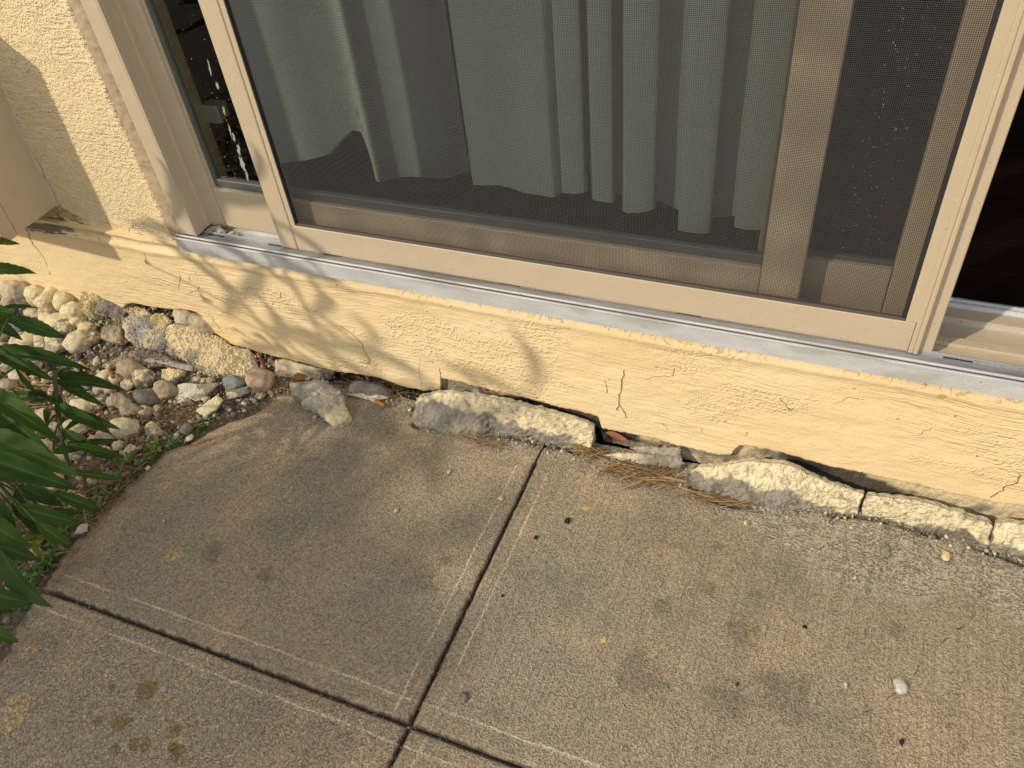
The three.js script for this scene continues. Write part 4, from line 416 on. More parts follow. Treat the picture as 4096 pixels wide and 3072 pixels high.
const mottle = (a, b, f = 70, s = 0) => (p, r, side) => { const t = sstep(-0.25, 0.3, f3(p[0] * f + s, p[1] * f, p[2] * f, 4)); const c = mix3(a, b, t), k = 1 + 0.12 * n3(p[0] * 400, p[1] * 400, p[2] * 400); return [c[0] * k, c[1] * k, c[2] * k]; };
const painted = (paint, bare, lvl = 0.1, f = 60) => (p, r, side) => { const t = side ? 0 : sstep(lvl - 0.06, lvl + 0.06, f3(p[0] * f, p[1] * f, p[2] * f, 4) + 0.3 * (1 - r)); const c = mix3(bare, paint, t), k = 1 + 0.12 * n3(p[0] * 300, p[1] * 300, p[2] * 300); return [c[0] * k, c[1] * k, c[2] * k]; };
const solo = (name, geo, mat, label, cat, group) => top(mesh(name, geo, mat), name, label, cat, group);
solo('broken_chunk', plateGeo(CHUNK_LOOSE, 0.016, { amp: 0.011, freq: 38, N: 170, rings: 46, dome: 0.006, dir: [0.15, -1, -0.1], seed: 3, col: (p, r, side) => { const e = p[0] + 0.50 * p[2] + 0.285, y = sstep(0.0, 0.006, e + 0.004 * n3(p[0] * 90, p[1] * 90, p[2] * 90)); const c = mix3(mottle(lin(150, 142, 126), lin(178, 170, 152), 55)(p), lin(206, 190, 150), y * 0.8), k = 1 + 0.1 * n3(p[0] * 300, p[1] * 300, p[2] * 300); return [c[0] * k, c[1] * k, c[2] * k]; } }), M.chunk, 'large loose grey chunk of render tilted on the concrete beside the wall gap', 'rubble');
solo('broken_chunk', plateGeo(CHUNK_GREY, 0.022, { amp: 0.003, freq: 50, dome: 0.004, N: 150, rings: 34, pop: 0.0018, seed: 9, col: (p, r) => { const c = mix3(mottle(lin(128, 118, 106), lin(150, 140, 126), 90)(p), lin(222, 208, 172), sstep(0.86, 0.96, r + 0.08 * n3(p[0] * 120, p[1] * 120, p[2] * 120)) * (p[0] > -0.86 ? 1 : 0.35)); return c; } }), M.crust, 'rough grey slab of render with pale rim leaning against the wall', 'rubble');
solo('broken_chunk', plateGeo(CHUNK_SQUARE, 0.022, { rag: 0.3, amp: 0.003, freq: 60, dome: 0.001, seed: 15, pop: 0.0012, col: mottle(lin(150, 136, 112), lin(176, 160, 132), 80) }), M.crust, 'squarish tan chunk of render on the pile below the grey slab', 'rubble');
solo('crumbled_stucco', plateGeo(CRUST_YELLOW, 0.03, { amp: 0.012, freq: 32, oct: 4, dome: 0.012, N: 330, rings: 90, pop: 0.0052, seed: 21, dir: [0, -1, -0.25], col: (p, r) => { const t = sstep(-0.3, 0.15, f3(p[0] * 40, p[1] * 40, p[2] * 40, 4) + 0.30 - 4.2 * Math.max(0, -0.60 - p[0] ) + (p[1] - 0.03) * 3), k = 1 + 0.14 * n3(p[0] * 300, p[1] * 300, p[2] * 300); const c = mix3(lin(168, 158, 142), YEL, t); return [c[0] * k, c[1] * k, c[2] * k]; } }), M.crust, 'large knobbly sheet of yellow painted crumbled stucco lying against the wall', 'rubble');
solo('crumbled_stucco', plateGeo(CRUST_WHITE, 0.03, { amp: 0.012, freq: 40, dome: 0.008, N: 220, rings: 60, pop: 0.0045, seed: 31, dir: [0, -1, -0.2], col: mottle(lin(166, 160, 152), lin(212, 200, 172), 50) }), M.crust, 'whitish crumbled stucco lump between the grey slab and yellow sheet', 'rubble');
solo('crumbled_stucco', plateGeo(CRUST_GAP, 0.03, { amp: 0.012, freq: 50, dome: 0.007, N: 180, rings: 50, pop: 0.004, seed: 37, dir: [0, -1, -0.2], col: mottle(lin(196, 174, 124), YEL, 60) }), M.crust, 'yellow crumbled stucco lump below the wall opening with two stones', 'rubble');
solo('crumbled_stucco', plateGeo(CRUST_GREY, 0.02, { amp: 0.012, freq: 55, dome: 0.004, N: 200, rings: 44, pop: 0.005, seed: 43, col: mottle(lin(134, 122, 106), lin(172, 160, 142), 60) }), M.crust, 'grey crumbled mortar debris above the thin strip of lath', 'rubble');
solo('crumbled_stucco', plateGeo(CRUST_UPPER, 0.03, { amp: 0.012, freq: 60, dome: 0.006, N: 160, rings: 46, pop: 0.005, seed: 47, dir: [0, -1, -0.2], col: mottle(lin(204, 184, 136), lin(232, 216, 176), 60) }), M.crust, 'yellow crumbled stucco lump left of the grey slab under the wall', 'rubble');
solo('stucco_fragment', plateGeo(FRAG_WHITE, 0.014, { rag: 0.3, amp: 0.0012, freq: 80, dome: 0.001, seed: 51, col: painted(WHT, lin(150, 140, 120), -0.15, 70) }), M.chunk, 'flat white-faced fragment of render lying at the edge of the concrete', 'rubble');
solo('stucco_fragment', plateGeo(FRAG_STAINED, 0.010, { rag: 0.3, amp: 0.0012, freq: 80, dome: 0.001, seed: 53, col: (p, r, side) => { const c = painted(lin(226, 212, 176), lin(140, 132, 118), -0.2, 60)(p, r, side); const t = sstep(0.004, 0.0, Math.abs(p[0] + 0.445) - 0.012 + 0.006 * n3(p[0] * 120, p[1] * 120, p[2] * 120)); return side ? c : mix3(c, lin(196, 150, 78), t * 0.85); } }), M.chunk, 'small cream fragment with an ochre stain at the concrete edge', 'rubble');
solo('stucco_fragment', plateGeo(FRAG_GREYFLAT, 0.012, { rag: 0.3, amp: 0.001, freq: 80, dome: 0.001, seed: 55, col: painted(lin(206, 192, 158), lin(138, 132, 122), 0.35, 60) }), M.chunk, 'flat grey fragment below the blue grey pebble', 'rubble');
solo('stucco_fragment', plateGeo(FRAG_YELLOWCHIP, 0.014, { rag: 0.3, amp: 0.004, freq: 70, dome: 0.003, seed: 57, pop: 0.003, col: mottle(lin(220, 200, 152), lin(234, 216, 172), 80) }), M.crust, 'pale yellow knobbly fragment below the thin strip of lath', 'rubble');
solo('stucco_fragment', plateGeo(FRAG_BROWN, 0.022, { amp: 0.006, freq: 60, dome: 0.003, seed: 59, col: mottle(lin(130, 116, 96), lin(160, 144, 120), 60) }), M.chunk, 'brownish rough broken fragment in the gravel beside the plant', 'rubble');
solo('stucco_fragment', plateGeo(FRAG_GAPWHITE, 0.02, { rag: 0.3, amp: 0.0015, freq: 80, dome: 0.001, N: 180, seed: 61, dir: [0, -0.4, -1], col: painted(lin(206, 192, 156), lin(128, 116, 98), -0.1, 50) }), M.chunk, 'long pale painted fragment wedged under the wall edge', 'rubble');
solo('stucco_fragment', plateGeo(FRAG_GAPSMALL, 0.02, { rag: 0.3, amp: 0.003, freq: 80, dome: 0.001, seed: 63, dir: [0, -0.6, -1], col: (p, r, side) => mix3(lin(112, 106, 98), lin(212, 198, 166), p[1] < 0.013 + 0.003 * n3(p[0] * 90, 2, p[2] * 90) ? 0.9 : 0) }), M.chunk, 'dark grey fragment with pale lower edge in the wall gap', 'rubble');
solo('lath_strip', plateGeo(STRIP_LATH, 0.005, { rag: 0.3, amp: 0.0015, freq: 60, dome: 0.002, seed: 67, N: 160, col: mottle(lin(156, 150, 140), lin(180, 172, 158), 60) }), M.chunk, 'thin bent grey strip of lath lying across the rubble', 'lath');
solo('stucco_fragment', plateGeo(FRAG_CORNER, 0.006, { rag: 0.3, amp: 0.002, freq: 80, dome: 0.003, seed: 69, col: mottle(lin(112, 104, 92), lin(130, 120, 106), 60) }), M.chunk, 'small dark grey angular fragment on the corner of the slab', 'rubble');
solo('stucco_fragment', plateGeo(FLAT_STRIP, 0.008, { amp: 0.003, freq: 90, dome: 0.001, N: 200, seed: 71, col: (p, r, side) => { const front = sstep(0.016, 0.024, p[2] + 0.006 * n3(p[0] * 60, 3, p[2] * 60)), w = front * sstep(0.235, 0.20, p[0]); return mix3(mottle(lin(136, 128, 112), lin(160, 150, 134), 70)(p), lin(220, 206, 172), w * 0.85); } }), M.chunk, 'flat grey strip of render lying under the wall between the long pieces', 'rubble');
{ const g = plateGeo(FLAT_STRIP.map(([x, y, z]) => [lerp(0.25, x, 0.62) + 0.005, y + 0.009, lerp(0.008, z, 0.6) - 0.006]), 0.008, { amp: 0.003, freq: 90, dome: 0.001, seed: 75, col: mottle(lin(160, 150, 134), lin(182, 170, 148), 70) }); solo('stucco_fragment', g, M.chunk, 'pale grey sliver of render stacked on the flat strip', 'rubble'); }
// long skirting pieces that broke off the foot of the wall: [x, front-bottom z, top y, top z]
function loft(secs, th, colf, seed) {
  const x0 = secs[0][0], x1 = secs[secs.length - 1][0], n = Math.round((x1 - x0) / 0.0017), F = 34, T = 9, B = 8, D = 6, loop = F + T + B + D, P = [], Cc = [], U = [], I = [];
  const f = (k) => (x) => interp(secs.map((s) => [s[0], s[k]]), x), fz = f(1), ty = f(2), tz = f(3);
  for (let i = 0; i <= n; i++) {
    const u = i / n; let x = lerp(x0, x1, u); const zb = fz(x) + 0.0022 * f2(x * 60, seed, 3), yt = ty(x) + 0.0028 * f2(x * 70, seed + 3, 3), zt = tz(x) + 0.001 * n2(x * 40, seed), a = [x, -0.003, zb], b = [x, yt, zt], c = [x, yt - 0.003, zt - th * 0.45], d = [x, -0.003, zb - th - 0.01];
    const corners = [a, b, c, d, a], cnt = [F, T, B, D];
    for (let s = 0; s < 4; s++) for (let k = 0; k < cnt[s]; k++) {
      const t = k / cnt[s], p = mix3(corners[s], corners[s + 1], t); let o = 0;
      if (s === 0) { const e = Math.min(t, 1 - t); o = 0.003 * Math.sin(t * Math.PI) + 0.0030 * f2(x * 45 + seed, p[1] * 60, 3) + 0.0026 * Math.max(0, n2(x * 230, p[1] * 260 + seed)) - 0.002 * sstep(0.4, 0.7, n2(x * 190, p[1] * 210)) - 0.0035 * Math.pow(clamp(1 - e / 0.06), 2) - (seed === 2 ? 0.006 * gauss(x + 0.044 + 0.004 * n2(p[1] * 200, 1), 0.0012) * (t < 0.5 ? 1 : 0) : 0); }
      else o = 0.0024 * n3(p[0] * 160, p[1] * 160 + seed, p[2] * 160);
      const dirn = s === 0 ? [0, 0.55, 0.83] : s === 1 ? [0, 1, 0] : s === 2 ? [0, 0, -1] : [0, 0, 0]; const q = [p[0] + (u < 0.002 || u > 0.998 ? 0 : 0) + 0.003 * n3(0.3, p[1] * 160 + seed * 3, p[2] * 130) * (Math.pow(clamp(1 - (x - x0) / 0.02), 1) + Math.pow(clamp(1 - (x1 - x) / 0.02), 1)), p[1] + dirn[1] * o, p[2] + dirn[2] * o];
      P.push(...q); const col = colf(q, s === 0 ? t : -1, x); const kk = 1 + 0.1 * n3(q[0] * 320, q[1] * 320, q[2] * 320); Cc.push(col[0] * kk, col[1] * kk, col[2] * kk); U.push(x * 4, (s === 0 ? t * 0.06 : 0.06 + s * 0.02 + t * 0.02) * 4);
    }
  }
  for (let i = 0; i < n; i++) for (let k = 0; k < loop; k++) { const a = i * loop + k, b = i * loop + (k + 1) % loop; I.push(a, a + loop, b + loop, a, b + loop, b); }
  for (const [i, fl] of [[0, 0], [n, 1]]) { const c = P.length / 3; let cy = 0, cz = 0, cx = 0; for (let k = 0; k < loop; k++) { cx += P[(i * loop + k) * 3]; cy += P[(i * loop + k) * 3 + 1]; cz += P[(i * loop + k) * 3 + 2]; } const q = [cx / loop + (fl ? 0.002 : -0.002), cy / loop, cz / loop]; const st = P.length / 3; for (let k = 0; k < loop; k++) { const o = (i * loop + k) * 3; P.push(P[o], P[o + 1], P[o + 2]); Cc.push(...colf([P[o], P[o + 1], P[o + 2]], -1, P[o])); U.push(P[o + 1] * 4, P[o + 2] * 4); } P.push(...q); Cc.push(...colf(q, -1, q[0])); U.push(q[1] * 4, q[2] * 4); for (let k = 0; k < loop; k++) { const a = st + k, b = st + (k + 1) % loop; fl ? I.push(st + loop, b, a) : I.push(st + loop, a, b); } }
  const g = new THREE.BufferGeometry(); g.setAttribute('position', new THREE.Float32BufferAttribute(P, 3)); g.setAttribute('uv', new THREE.Float32BufferAttribute(U, 2)); g.setAttribute('color', new THREE.Float32BufferAttribute(Cc, 3)); for (let i = 0; i < I.length; i += 3) { const t = I[i + 1]; I[i + 1] = I[i + 2]; I[i + 2] = t; } g.setIndex(I); g.computeVertexNormals(); return g;
}
const skirt = (line, hi, bare, dark) => (p, t, x) => { if (t < 0) return p[1] > 0.02 && p[2] > 0 ? mix3(hi, bare, 0.35) : mix3(bare, DGR, sstep(-0.1, 0.3, f3(p[0] * 50, p[1] * 50, p[2] * 50, 3)) * 0.6); const n = f2(x * 55, p[1] * 80, 4), m = sstep(-0.05, 0.06, t - line(x) + 0.22 * n), sp = sstep(0.38, 0.55, n2(x * 190, p[1] * 210)) * 0.5, gr = mix3(bare, dark, sstep(0.0, 0.35, f2(x * 70 + 5, p[1] * 90, 3)) * 0.7); let c = mix3(gr, hi, m); const net = Math.abs(n2(x * 120 + 1.5 * n2(x * 60, p[1] * 60), p[1] * 170)); c = mix3(c, lin(120, 100, 74), sp * 0.55 * (m > 0.5 ? 1 : 0.3)); if (net < 0.07) c = mix3(c, lin(116, 98, 74), 0.55); return mix3(c, lin(84, 74, 62), sstep(0.035, 0.0, t) * 0.6); };
solo('skirting_piece', loft([[-.186, .05, .026, .022], [-.178, .055, .036, .02], [-.15, .058, .05, .018], [-.12, .062, .058, .016], [-.09, .063, .062, .015], [-.06, .05, .064, .015], [-.04, .034, .066, .014], [.01, .029, .066, .014], [.06, .029, .06, .013], [.10, .029, .058, .012], [.126, .028, .05, .010], [.134, .027, .042, .010]], 0.02, skirt((x) => interp([[-.186, .92], [-.16, .80], [-.10, .66], [-.05, .48], [-.03, .42], [.05, .36], [.1, .4], [.134, .1]], x), lin(232, 216, 176), lin(150, 143, 130), lin(122, 114, 102)), 2), M.chunk, 'long broken piece of wall base, cream above grey, leaning at the joint', 'rubble');
solo('skirting_piece', loft([[.302, .046, .012, .028], [.31, .052, .02, .025], [.322, .057, .026, .022], [.35, .059, .036, .02], [.375, .06, .05, .016], [.41, .059, .058, .015], [.44, .055, .064, .015], [.467, .046, .052, .016], [.508, .036, .041, .016], [.53, .032, .038, .016], [.548, .029, .034, .016]], 0.02, skirt((x) => interp([[.3, .72], [.34, .62], [.40, .5], [.45, .42], [.5, .2], [.55, .02]], x), lin(232, 217, 178), lin(150, 142, 128), lin(108, 98, 86)), 5), M.crust, 'long pitted cream and grey piece of wall base with a pointed left end', 'rubble');
solo('skirting_piece', loft([[.553, .028, .034, .016], [.575, .0265, .038, .015], [.606, .026, .043, .015], [.64, .027, .044, .015], [.68, .030, .041, .015], [.705, .034, .036, .015], [.7195, .036, .028, .016]], 0.02, skirt((x) => interp([[.55, .05], [.62, .1], [.66, .28], [.69, .4], [.72, .25]], x), lin(232, 217, 178), lin(146, 138, 124), lin(108, 98, 86)), 7), M.crust, 'middle pitted cream piece of wall base between two vertical cracks', 'rubble');
solo('skirting_piece', loft([[.7235, .037, .036, .015], [.74, .038, .044, .015], [.77, .040, .05, .015], [.9, .041, .05, .015], [1.2, .041, .05, .015]], 0.02, skirt((x) => 0.36 + 0.1 * n2(x * 20, 3), lin(232, 217, 178), lin(146, 138, 124), lin(108, 98, 86)), 9), M.crust, 'cream piece of wall base cut off by the right edge of the picture', 'rubble');

{ // loose granules clinging to the crumbled stucco
  var crumbList = []; const r = rng(401); scene.children.filter((o) => o.name.startsWith('crumbled_stucco')).forEach((o, q) => { const p = o.geometry.attributes.position, cc = o.geometry.attributes.color; for (let i = 0; i < [900, 420, 300, 360, 260][q]; i++) { const k = Math.floor(Math.pow(r(), 0.55) * p.count * 0.9), s = 0.0006 + 0.0016 * r() * r(); crumbList.push({ p: [p.getX(k), p.getY(k) + s * 0.4, p.getZ(k)], s: [s * 1.1, s, s], r: [r() * 6, r() * 6, r() * 6], c: [cc.getX(k), cc.getY(k), cc.getZ(k)].map((v) => v * (0.9 + 0.2 * r())) }); } });
}
// ---------------------------------------------------------------- pebbles
function stoneGeo(seed, lump, sq = 0) { const g = new THREE.IcosahedronGeometry(1, 9).toNonIndexed ? new THREE.IcosahedronGeometry(1, 9) : null, p = g.attributes.position, v = new THREE.Vector3(); for (let i = 0; i < p.count; i++) { v.fromBufferAttribute(p, i).normalize(); const n = v.clone(); const m = Math.max(Math.abs(v.x), Math.abs(v.y), Math.abs(v.z)); const r = 1 + lump * f3(n.x * 1.1 + seed * 7.3, n.y * 1.1, n.z * 1.1, 2) + 0.35 * lump * f3(n.x * 3 + seed, n.y * 3 + 5, n.z * 3, 2) + sq * (1 / m - 1) * 0.8; v.multiplyScalar(r); p.setXYZ(i, v.x, v.y, v.z); } smoothN(g); const uv = g.attributes.uv; for (let i = 0; i < uv.count; i++) uv.setXY(i, uv.getX(i) * 0.9, uv.getY(i) * 0.5); return g; }
function smoothN(g) { const p = g.attributes.position, key = new Map(), n = new Float32Array(p.count * 3), a = new THREE.Vector3(), b = new THREE.Vector3(), c = new THREE.Vector3(), K = (i) => Math.round(p.getX(i) * 1e4) + '_' + Math.round(p.getY(i) * 1e4) + '_' + Math.round(p.getZ(i) * 1e4); for (let i = 0; i < p.count; i += 3) { a.fromBufferAttribute(p, i); b.fromBufferAttribute(p, i + 1); c.fromBufferAttribute(p, i + 2); b.sub(a); c.sub(a); b.cross(c); for (let q = 0; q < 3; q++) { const k = K(i + q), s = key.get(k) || [0, 0, 0]; s[0] += b.x; s[1] += b.y; s[2] += b.z; key.set(k, s); } } for (let i = 0; i < p.count; i++) { const s = key.get(K(i)), l = Math.hypot(...s) || 1; n[i * 3] = s[0] / l; n[i * 3 + 1] = s[1] / l; n[i * 3 + 2] = s[2] / l; } g.setAttribute('normal', new THREE.BufferAttribute(n, 3)); }
function tint(g0, a, b, seed, crust = 0, crustC = YEL) { const g = g0.clone(), p = g.attributes.position, C = new Float32Array(p.count * 3); for (let i = 0; i < p.count; i++) { const x = p.getX(i), y = p.getY(i), z = p.getZ(i), t = sstep(-0.35, 0.35, f3(x * 2.2 + seed, y * 2.2, z * 2.2, 4)), k = 1 + 0.12 * n3(x * 9, y * 9, z * 9) + 0.08 * n3(x * 24, y * 24, z * 24); let c = mix3(a, b, t); if (crust) c = mix3(c, crustC, sstep(0.28 - crust, 0.42 - crust, f3(x * 3 + seed * 3, y * 3, z * 3, 3) + 0.35 * y)); C.set([c[0] * k, c[1] * k, c[2] * k], i * 3); } g.setAttribute('color', new THREE.BufferAttribute(C, 3)); return g; }
const shapes = [stoneGeo(1, 0.3), stoneGeo(2, 0.35), stoneGeo(3, 0.4, 0.25), stoneGeo(4, 0.28), stoneGeo(5, 0.5, 0.4)];
const PCOL = { g: [lin(138, 130, 114), lin(168, 158, 138)], c: [lin(198, 182, 150), lin(214, 200, 172)], t: [lin(166, 150, 126), lin(190, 173, 146)], y: [lin(176, 163, 138), lin(208, 192, 154)], w: [lin(176, 164, 140), lin(206, 196, 172)], b: [lin(108, 114, 112), lin(132, 138, 136)], d: [lin(96, 92, 86), lin(122, 118, 108)], T: [lin(154, 137, 112), lin(178, 160, 132)], P: [lin(174, 150, 124), lin(196, 172, 144)] };
const pebG = {}; for (const k of Object.keys(PCOL)) pebG[k] = shapes.map((s, i) => tint(s, PCOL[k][0], PCOL[k][1], i * 5 + k.charCodeAt(0), k === 'y' ? 0.34 : k === 'w' ? 0.2 : k === 'g' ? 0.05 : 0, k === 'w' ? lin(216, 200, 160) : YEL));
const PW = { g: ['dull grey pebble in the gravel bed', 'grey pebbles in the bed'], c: ['smooth pale cream pebble in the gravel bed', 'cream pebbles in the bed'], t: ['smooth tan pebble in the gravel bed', 'tan pebbles in the bed'], y: ['pebble splashed with yellow wall paint near the rubble pile', 'paint splashed pebbles'], w: ['whitish weathered pebble in the gravel bed', 'whitish pebbles in the bed'], b: ['small slate blue pebble in the gravel bed', 'slate pebbles in the bed'] };
const rp = rng(99), seen = {}, marks = [['the rough grey slab', -0.85, 0.03], ['the square tan chunk', -0.82, 0.10], ['the yellow stucco sheet', -0.62, 0.06], ['the ochre spotted pebble', -0.745, 0.125], ['the dark grey oval pebble', -0.68, 0.19], ['the brownish fragment', -0.74, 0.21], ['the box shadow on the wall', -0.98, 0.0], ['the left edge of the picture', -1.2, 0.05], ['the plant stem', -0.71, 0.33], ['the slab edge', -0.6, 0.3], ['the straw patch', -0.96, 0.22]];
let tans = 0;
PEBBLES.forEach(([x, y, z, a, b, k], i) => {
  const adj = { g: 'dull grey', c: 'smooth pale cream', t: 'smooth tan', y: 'yellow paint splashed', w: 'whitish weathered', b: 'slate blue' }[k], special = { T: ['rounded tan pebble with an ochre spot beside the cigarette butt', 'rounded tan pebble left of the white-faced fragment'][tans], d: 'dark grey oval pebble beside the brownish fragment', P: 'large squarish pinkish tan pebble at the corner of the concrete' }[k]; if (k === 'T') tans++;
  let label = special, group;
  if (k === 'b' && a > 0.018) label = 'blue grey rounded pebble next to the large pinkish tan one';
  if (!label) { // tell it by the landmark it lies next to
    const near = marks.map((m) => [Math.hypot(m[1] - x, m[2] - z), m]).sort((p, q) => p[0] - q[0]); group = adj + ' pebbles in the bed';
    const tries = []; for (const [, m] of near.slice(0, 3)) { const dx = x - m[1], dz = z - m[2], side = m[0].includes('edge of the picture') ? 'beside' : Math.abs(dx) > Math.abs(dz) ? (dx > 0 ? 'right of' : 'left of') : (dz > 0 ? 'in front of' : 'behind'); for (const s of ['', a > 0.0175 ? 'large ' : a < 0.0125 ? 'small ' : 'mid-sized ']) tries.push(s + adj + ' pebble ' + side + ' ' + m[0]); }
    label = tries.find((t) => !seen[t]) || tries[1]; seen[label] = 1;
  }
  const m = mesh('pebble', pebG[k][k === 'P' ? 2 : Math.floor(rp() * (k === 'y' || k === 'w' ? 5 : 4))], M.stone); top(m, 'pebble', label, 'pebble', group);
  m.scale.set(a * 1.28, b * (1.1 + 0.15 * rp()), (a + b) * 0.5 * (1.05 + 0.3 * rp())); m.rotation.set(0.5 * (rp() - 0.5), 0.5 * (rp() - 0.5) + 0.35, 0.4 * (rp() - 0.5)); m.position.set(x, y, Math.max(z, 0.012));
});
{ // two stones showing in the hole under the wall, then small fillers
  for (const [x, y, z, a, b, k, l] of [[-0.70, 0.075, -0.012, 0.026, 0.02, 'c', 'cream stone at the left of the opening under the wall'], [-0.655, 0.072, -0.006, 0.03, 0.021, 't', 'tan stone at the right of the opening under the wall']]) { const m = top(mesh('pebble', pebG[k][0], M.stone), 'pebble', l, 'pebble'); m.position.set(x, y, z); m.scale.set(a, b, 0.022); }
  const r = rng(7), P = PEBBLES.map((p) => [p[0], p[2], Math.max(p[3], p[4])]); let n = 0;
  for (let t = 0; t < 9000 && n < 190; t++) { const x = lerp(-1.28, -0.46, r()), z = 0.012 + 0.75 * Math.pow(r(), 1.3), s = 0.007 + 0.012 * r() * r(); if (x > slabLeft(z) - 0.02 - s) continue; if (z < 0.10 && x > -0.93) continue; if (P.some((q) => Math.hypot(q[0] - x, q[1] - z) < (q[2] + s) * 0.86)) continue; P.push([x, z, s]); n++; const k = 'ggtwwcb'[Math.floor(r() * 7)]; const m = top(mesh('pebble', pebG[k][Math.floor(r() * 5)], M.stone), 'pebble', 'small dusty pebble filling gaps between the larger pebbles', 'pebble', 'filler pebbles'); m.position.set(x, bedH(x, z) + s * 0.35, z); m.scale.set(s * 1.15, s * 0.75, s); m.rotation.set(r() - 0.5, r() * 6, r() - 0.5); }
}
// ---------------------------------------------------------------- grit, straw, weeds: nobody could count them
function scatter(name, label, category, geo, mat, list, tinted) { const im = new THREE.InstancedMesh(geo, mat, list.length); im.name = name; im.castShadow = im.receiveShadow = true; const m = new THREE.Matrix4(), q = new THREE.Quaternion(), e = new THREE.Euler(), c = new THREE.Color(); list.forEach((o, i) => { e.set(...o.r); q.setFromEuler(e); m.compose(new THREE.Vector3(...o.p), q, new THREE.Vector3(...o.s)); im.setMatrixAt(i, m); if (tinted) im.setColorAt(i, c.setRGB(...o.c)); }); im.userData = { kind: 'stuff', label, category }; scene.add(im); return im; }
const gritG = new THREE.IcosahedronGeometry(1, 1); { const p = gritG.attributes.position; for (let i = 0; i < p.count; i++) { const k = 1 + 0.35 * n3(p.getX(i) * 1.7, p.getY(i) * 1.7, p.getZ(i) * 1.7); p.setXYZ(i, p.getX(i) * k, p.getY(i) * k, p.getZ(i) * k); } gritG.computeVertexNormals(); }
{
  const r = rng(17), L = []; const cols = [lin(150, 138, 116), lin(176, 162, 136), lin(110, 96, 78), lin(200, 186, 152), lin(128, 122, 112)];
  for (let i = 0; i < 9000; i++) { const x = lerp(-1.3, -0.44, r()), z = -0.03 + 0.8 * Math.pow(r(), 1.4); if (x > slabLeft(Math.max(z, 0.02)) + 0.012 * (r() - 0.6)) continue; const s = 0.0012 + 0.0036 * Math.pow(r(), 3); L.push({ p: [x, bedH(x, z) + s * 0.3 + 0.003 * r(), z], s: [s * (0.8 + r()), s, s * (0.8 + r())], r: [r() * 6, r() * 6, r() * 6], c: cols[Math.floor(r() * 5)].map((v) => v * (0.8 + 0.4 * r())) }); }
  for (let i = 0; i < 2200; i++) { const x = lerp(-0.64, 0.75, r()), z = x < -0.2 ? lerp(-0.05, 0.03, r()) : lerp(0.02, 0.05, r() * r()); const s = 0.0006 + 0.0022 * Math.pow(r(), 5); L.push({ p: [x, (x < -0.42 ? bedH(x, z) + 0.006 : 0) + s * 0.4, z + (x > -0.2 ? 0.025 * r() : 0)], s: [s * 1.3, s, s], r: [r() * 6, r() * 6, r() * 6], c: cols[Math.floor(r() * 5)] }); }
  for (let i = 0; i < 260; i++) { const along = r() < 0.6, x = along ? XJ + 0.004 * (r() - 0.5) : lerp(-0.55, 0.5, r()), z = along ? lerp(0.08, 0.95, r()) : ZJ + 0.004 * (r() - 0.5), s = 0.0006 + 0.0016 * r() * r(); L.push({ p: [x, -0.011 + s * 0.5, z], s: [s * 1.2, s, s], r: [r() * 6, r() * 6, 0], c: cols[Math.floor(r() * 5)] }); }
  L.push(...crumbList); scatter('grit', 'loose grit and crumbs of mortar over the bed and along the wall foot', 'grit', gritG, std({ roughness: 1 }), L, true);
}
{
  const cv = new THREE.TubeGeometry(new THREE.QuadraticBezierCurve3(new THREE.Vector3(-0.5, 0, 0), new THREE.Vector3(0, 0.16, 0.12), new THREE.Vector3(0.5, 0, 0)), 7, 0.017, 4), r = rng(23), L = [], cs = [lin(150, 120, 78), lin(176, 148, 100), lin(104, 78, 54), lin(128, 104, 80)];
  const spray = (cx, cz, rx, rz, n, len, y0, dir = 0, sp = 6) => { for (let i = 0; i < n * 1.5; i++) { const a = r() * 6.28, d = Math.sqrt(r()), x = cx + rx * d * Math.cos(a), z = cz + rz * d * Math.sin(a), l = len * (0.5 + r()); L.push({ p: [x, (y0 ?? bedH(x, z)) + 0.003 + 0.006 * r(), z], s: [l, l * 0.7, l * 0.7], r: [0.5 * (r() - 0.5), dir + sp * (r() - 0.5), 0.3 * (r() - 0.5)], c: cs[Math.floor(r() * 4)] }); } };
  spray(0.225, 0.052, 0.05, 0.014, 110, 0.045, 0.001, 0.35, 1.2); spray(0.135, 0.032, 0.025, 0.01, 50, 0.03, 0.001, 0.2, 2); spray(0.35, 0.065, 0.05, 0.006, 45, 0.035, 0.0, 0.1, 0.9); spray(-0.06, 0.062, 0.05, 0.008, 40, 0.03, 0, 0, 1.4); spray(-0.28, 0.0, 0.07, 0.02, 60, 0.035, 0.004);
  spray(-0.44, 0.035, 0.05, 0.02, 60, 0.03, -0.004); spray(-0.96, 0.22, 0.07, 0.05, 160, 0.05, null, 0.3, 1.5); spray(-0.72, 0.18, 0.14, 0.09, 190, 0.035, null); spray(-0.60, 0.13, 0.06, 0.07, 130, 0.03, -0.006); spray(-0.64, 0.36, 0.05, 0.16, 190, 0.035, -0.008); spray(-0.8, 0.4, 0.16, 0.2, 240, 0.04, null); spray(-0.78, 0.09, 0.1, 0.03, 70, 0.03, null);
  scatter('dry_straw', 'dry pine needles and straw caught in the gravel and cracks', 'straw', cv, std({ roughness: 0.9 }), L, true);
}
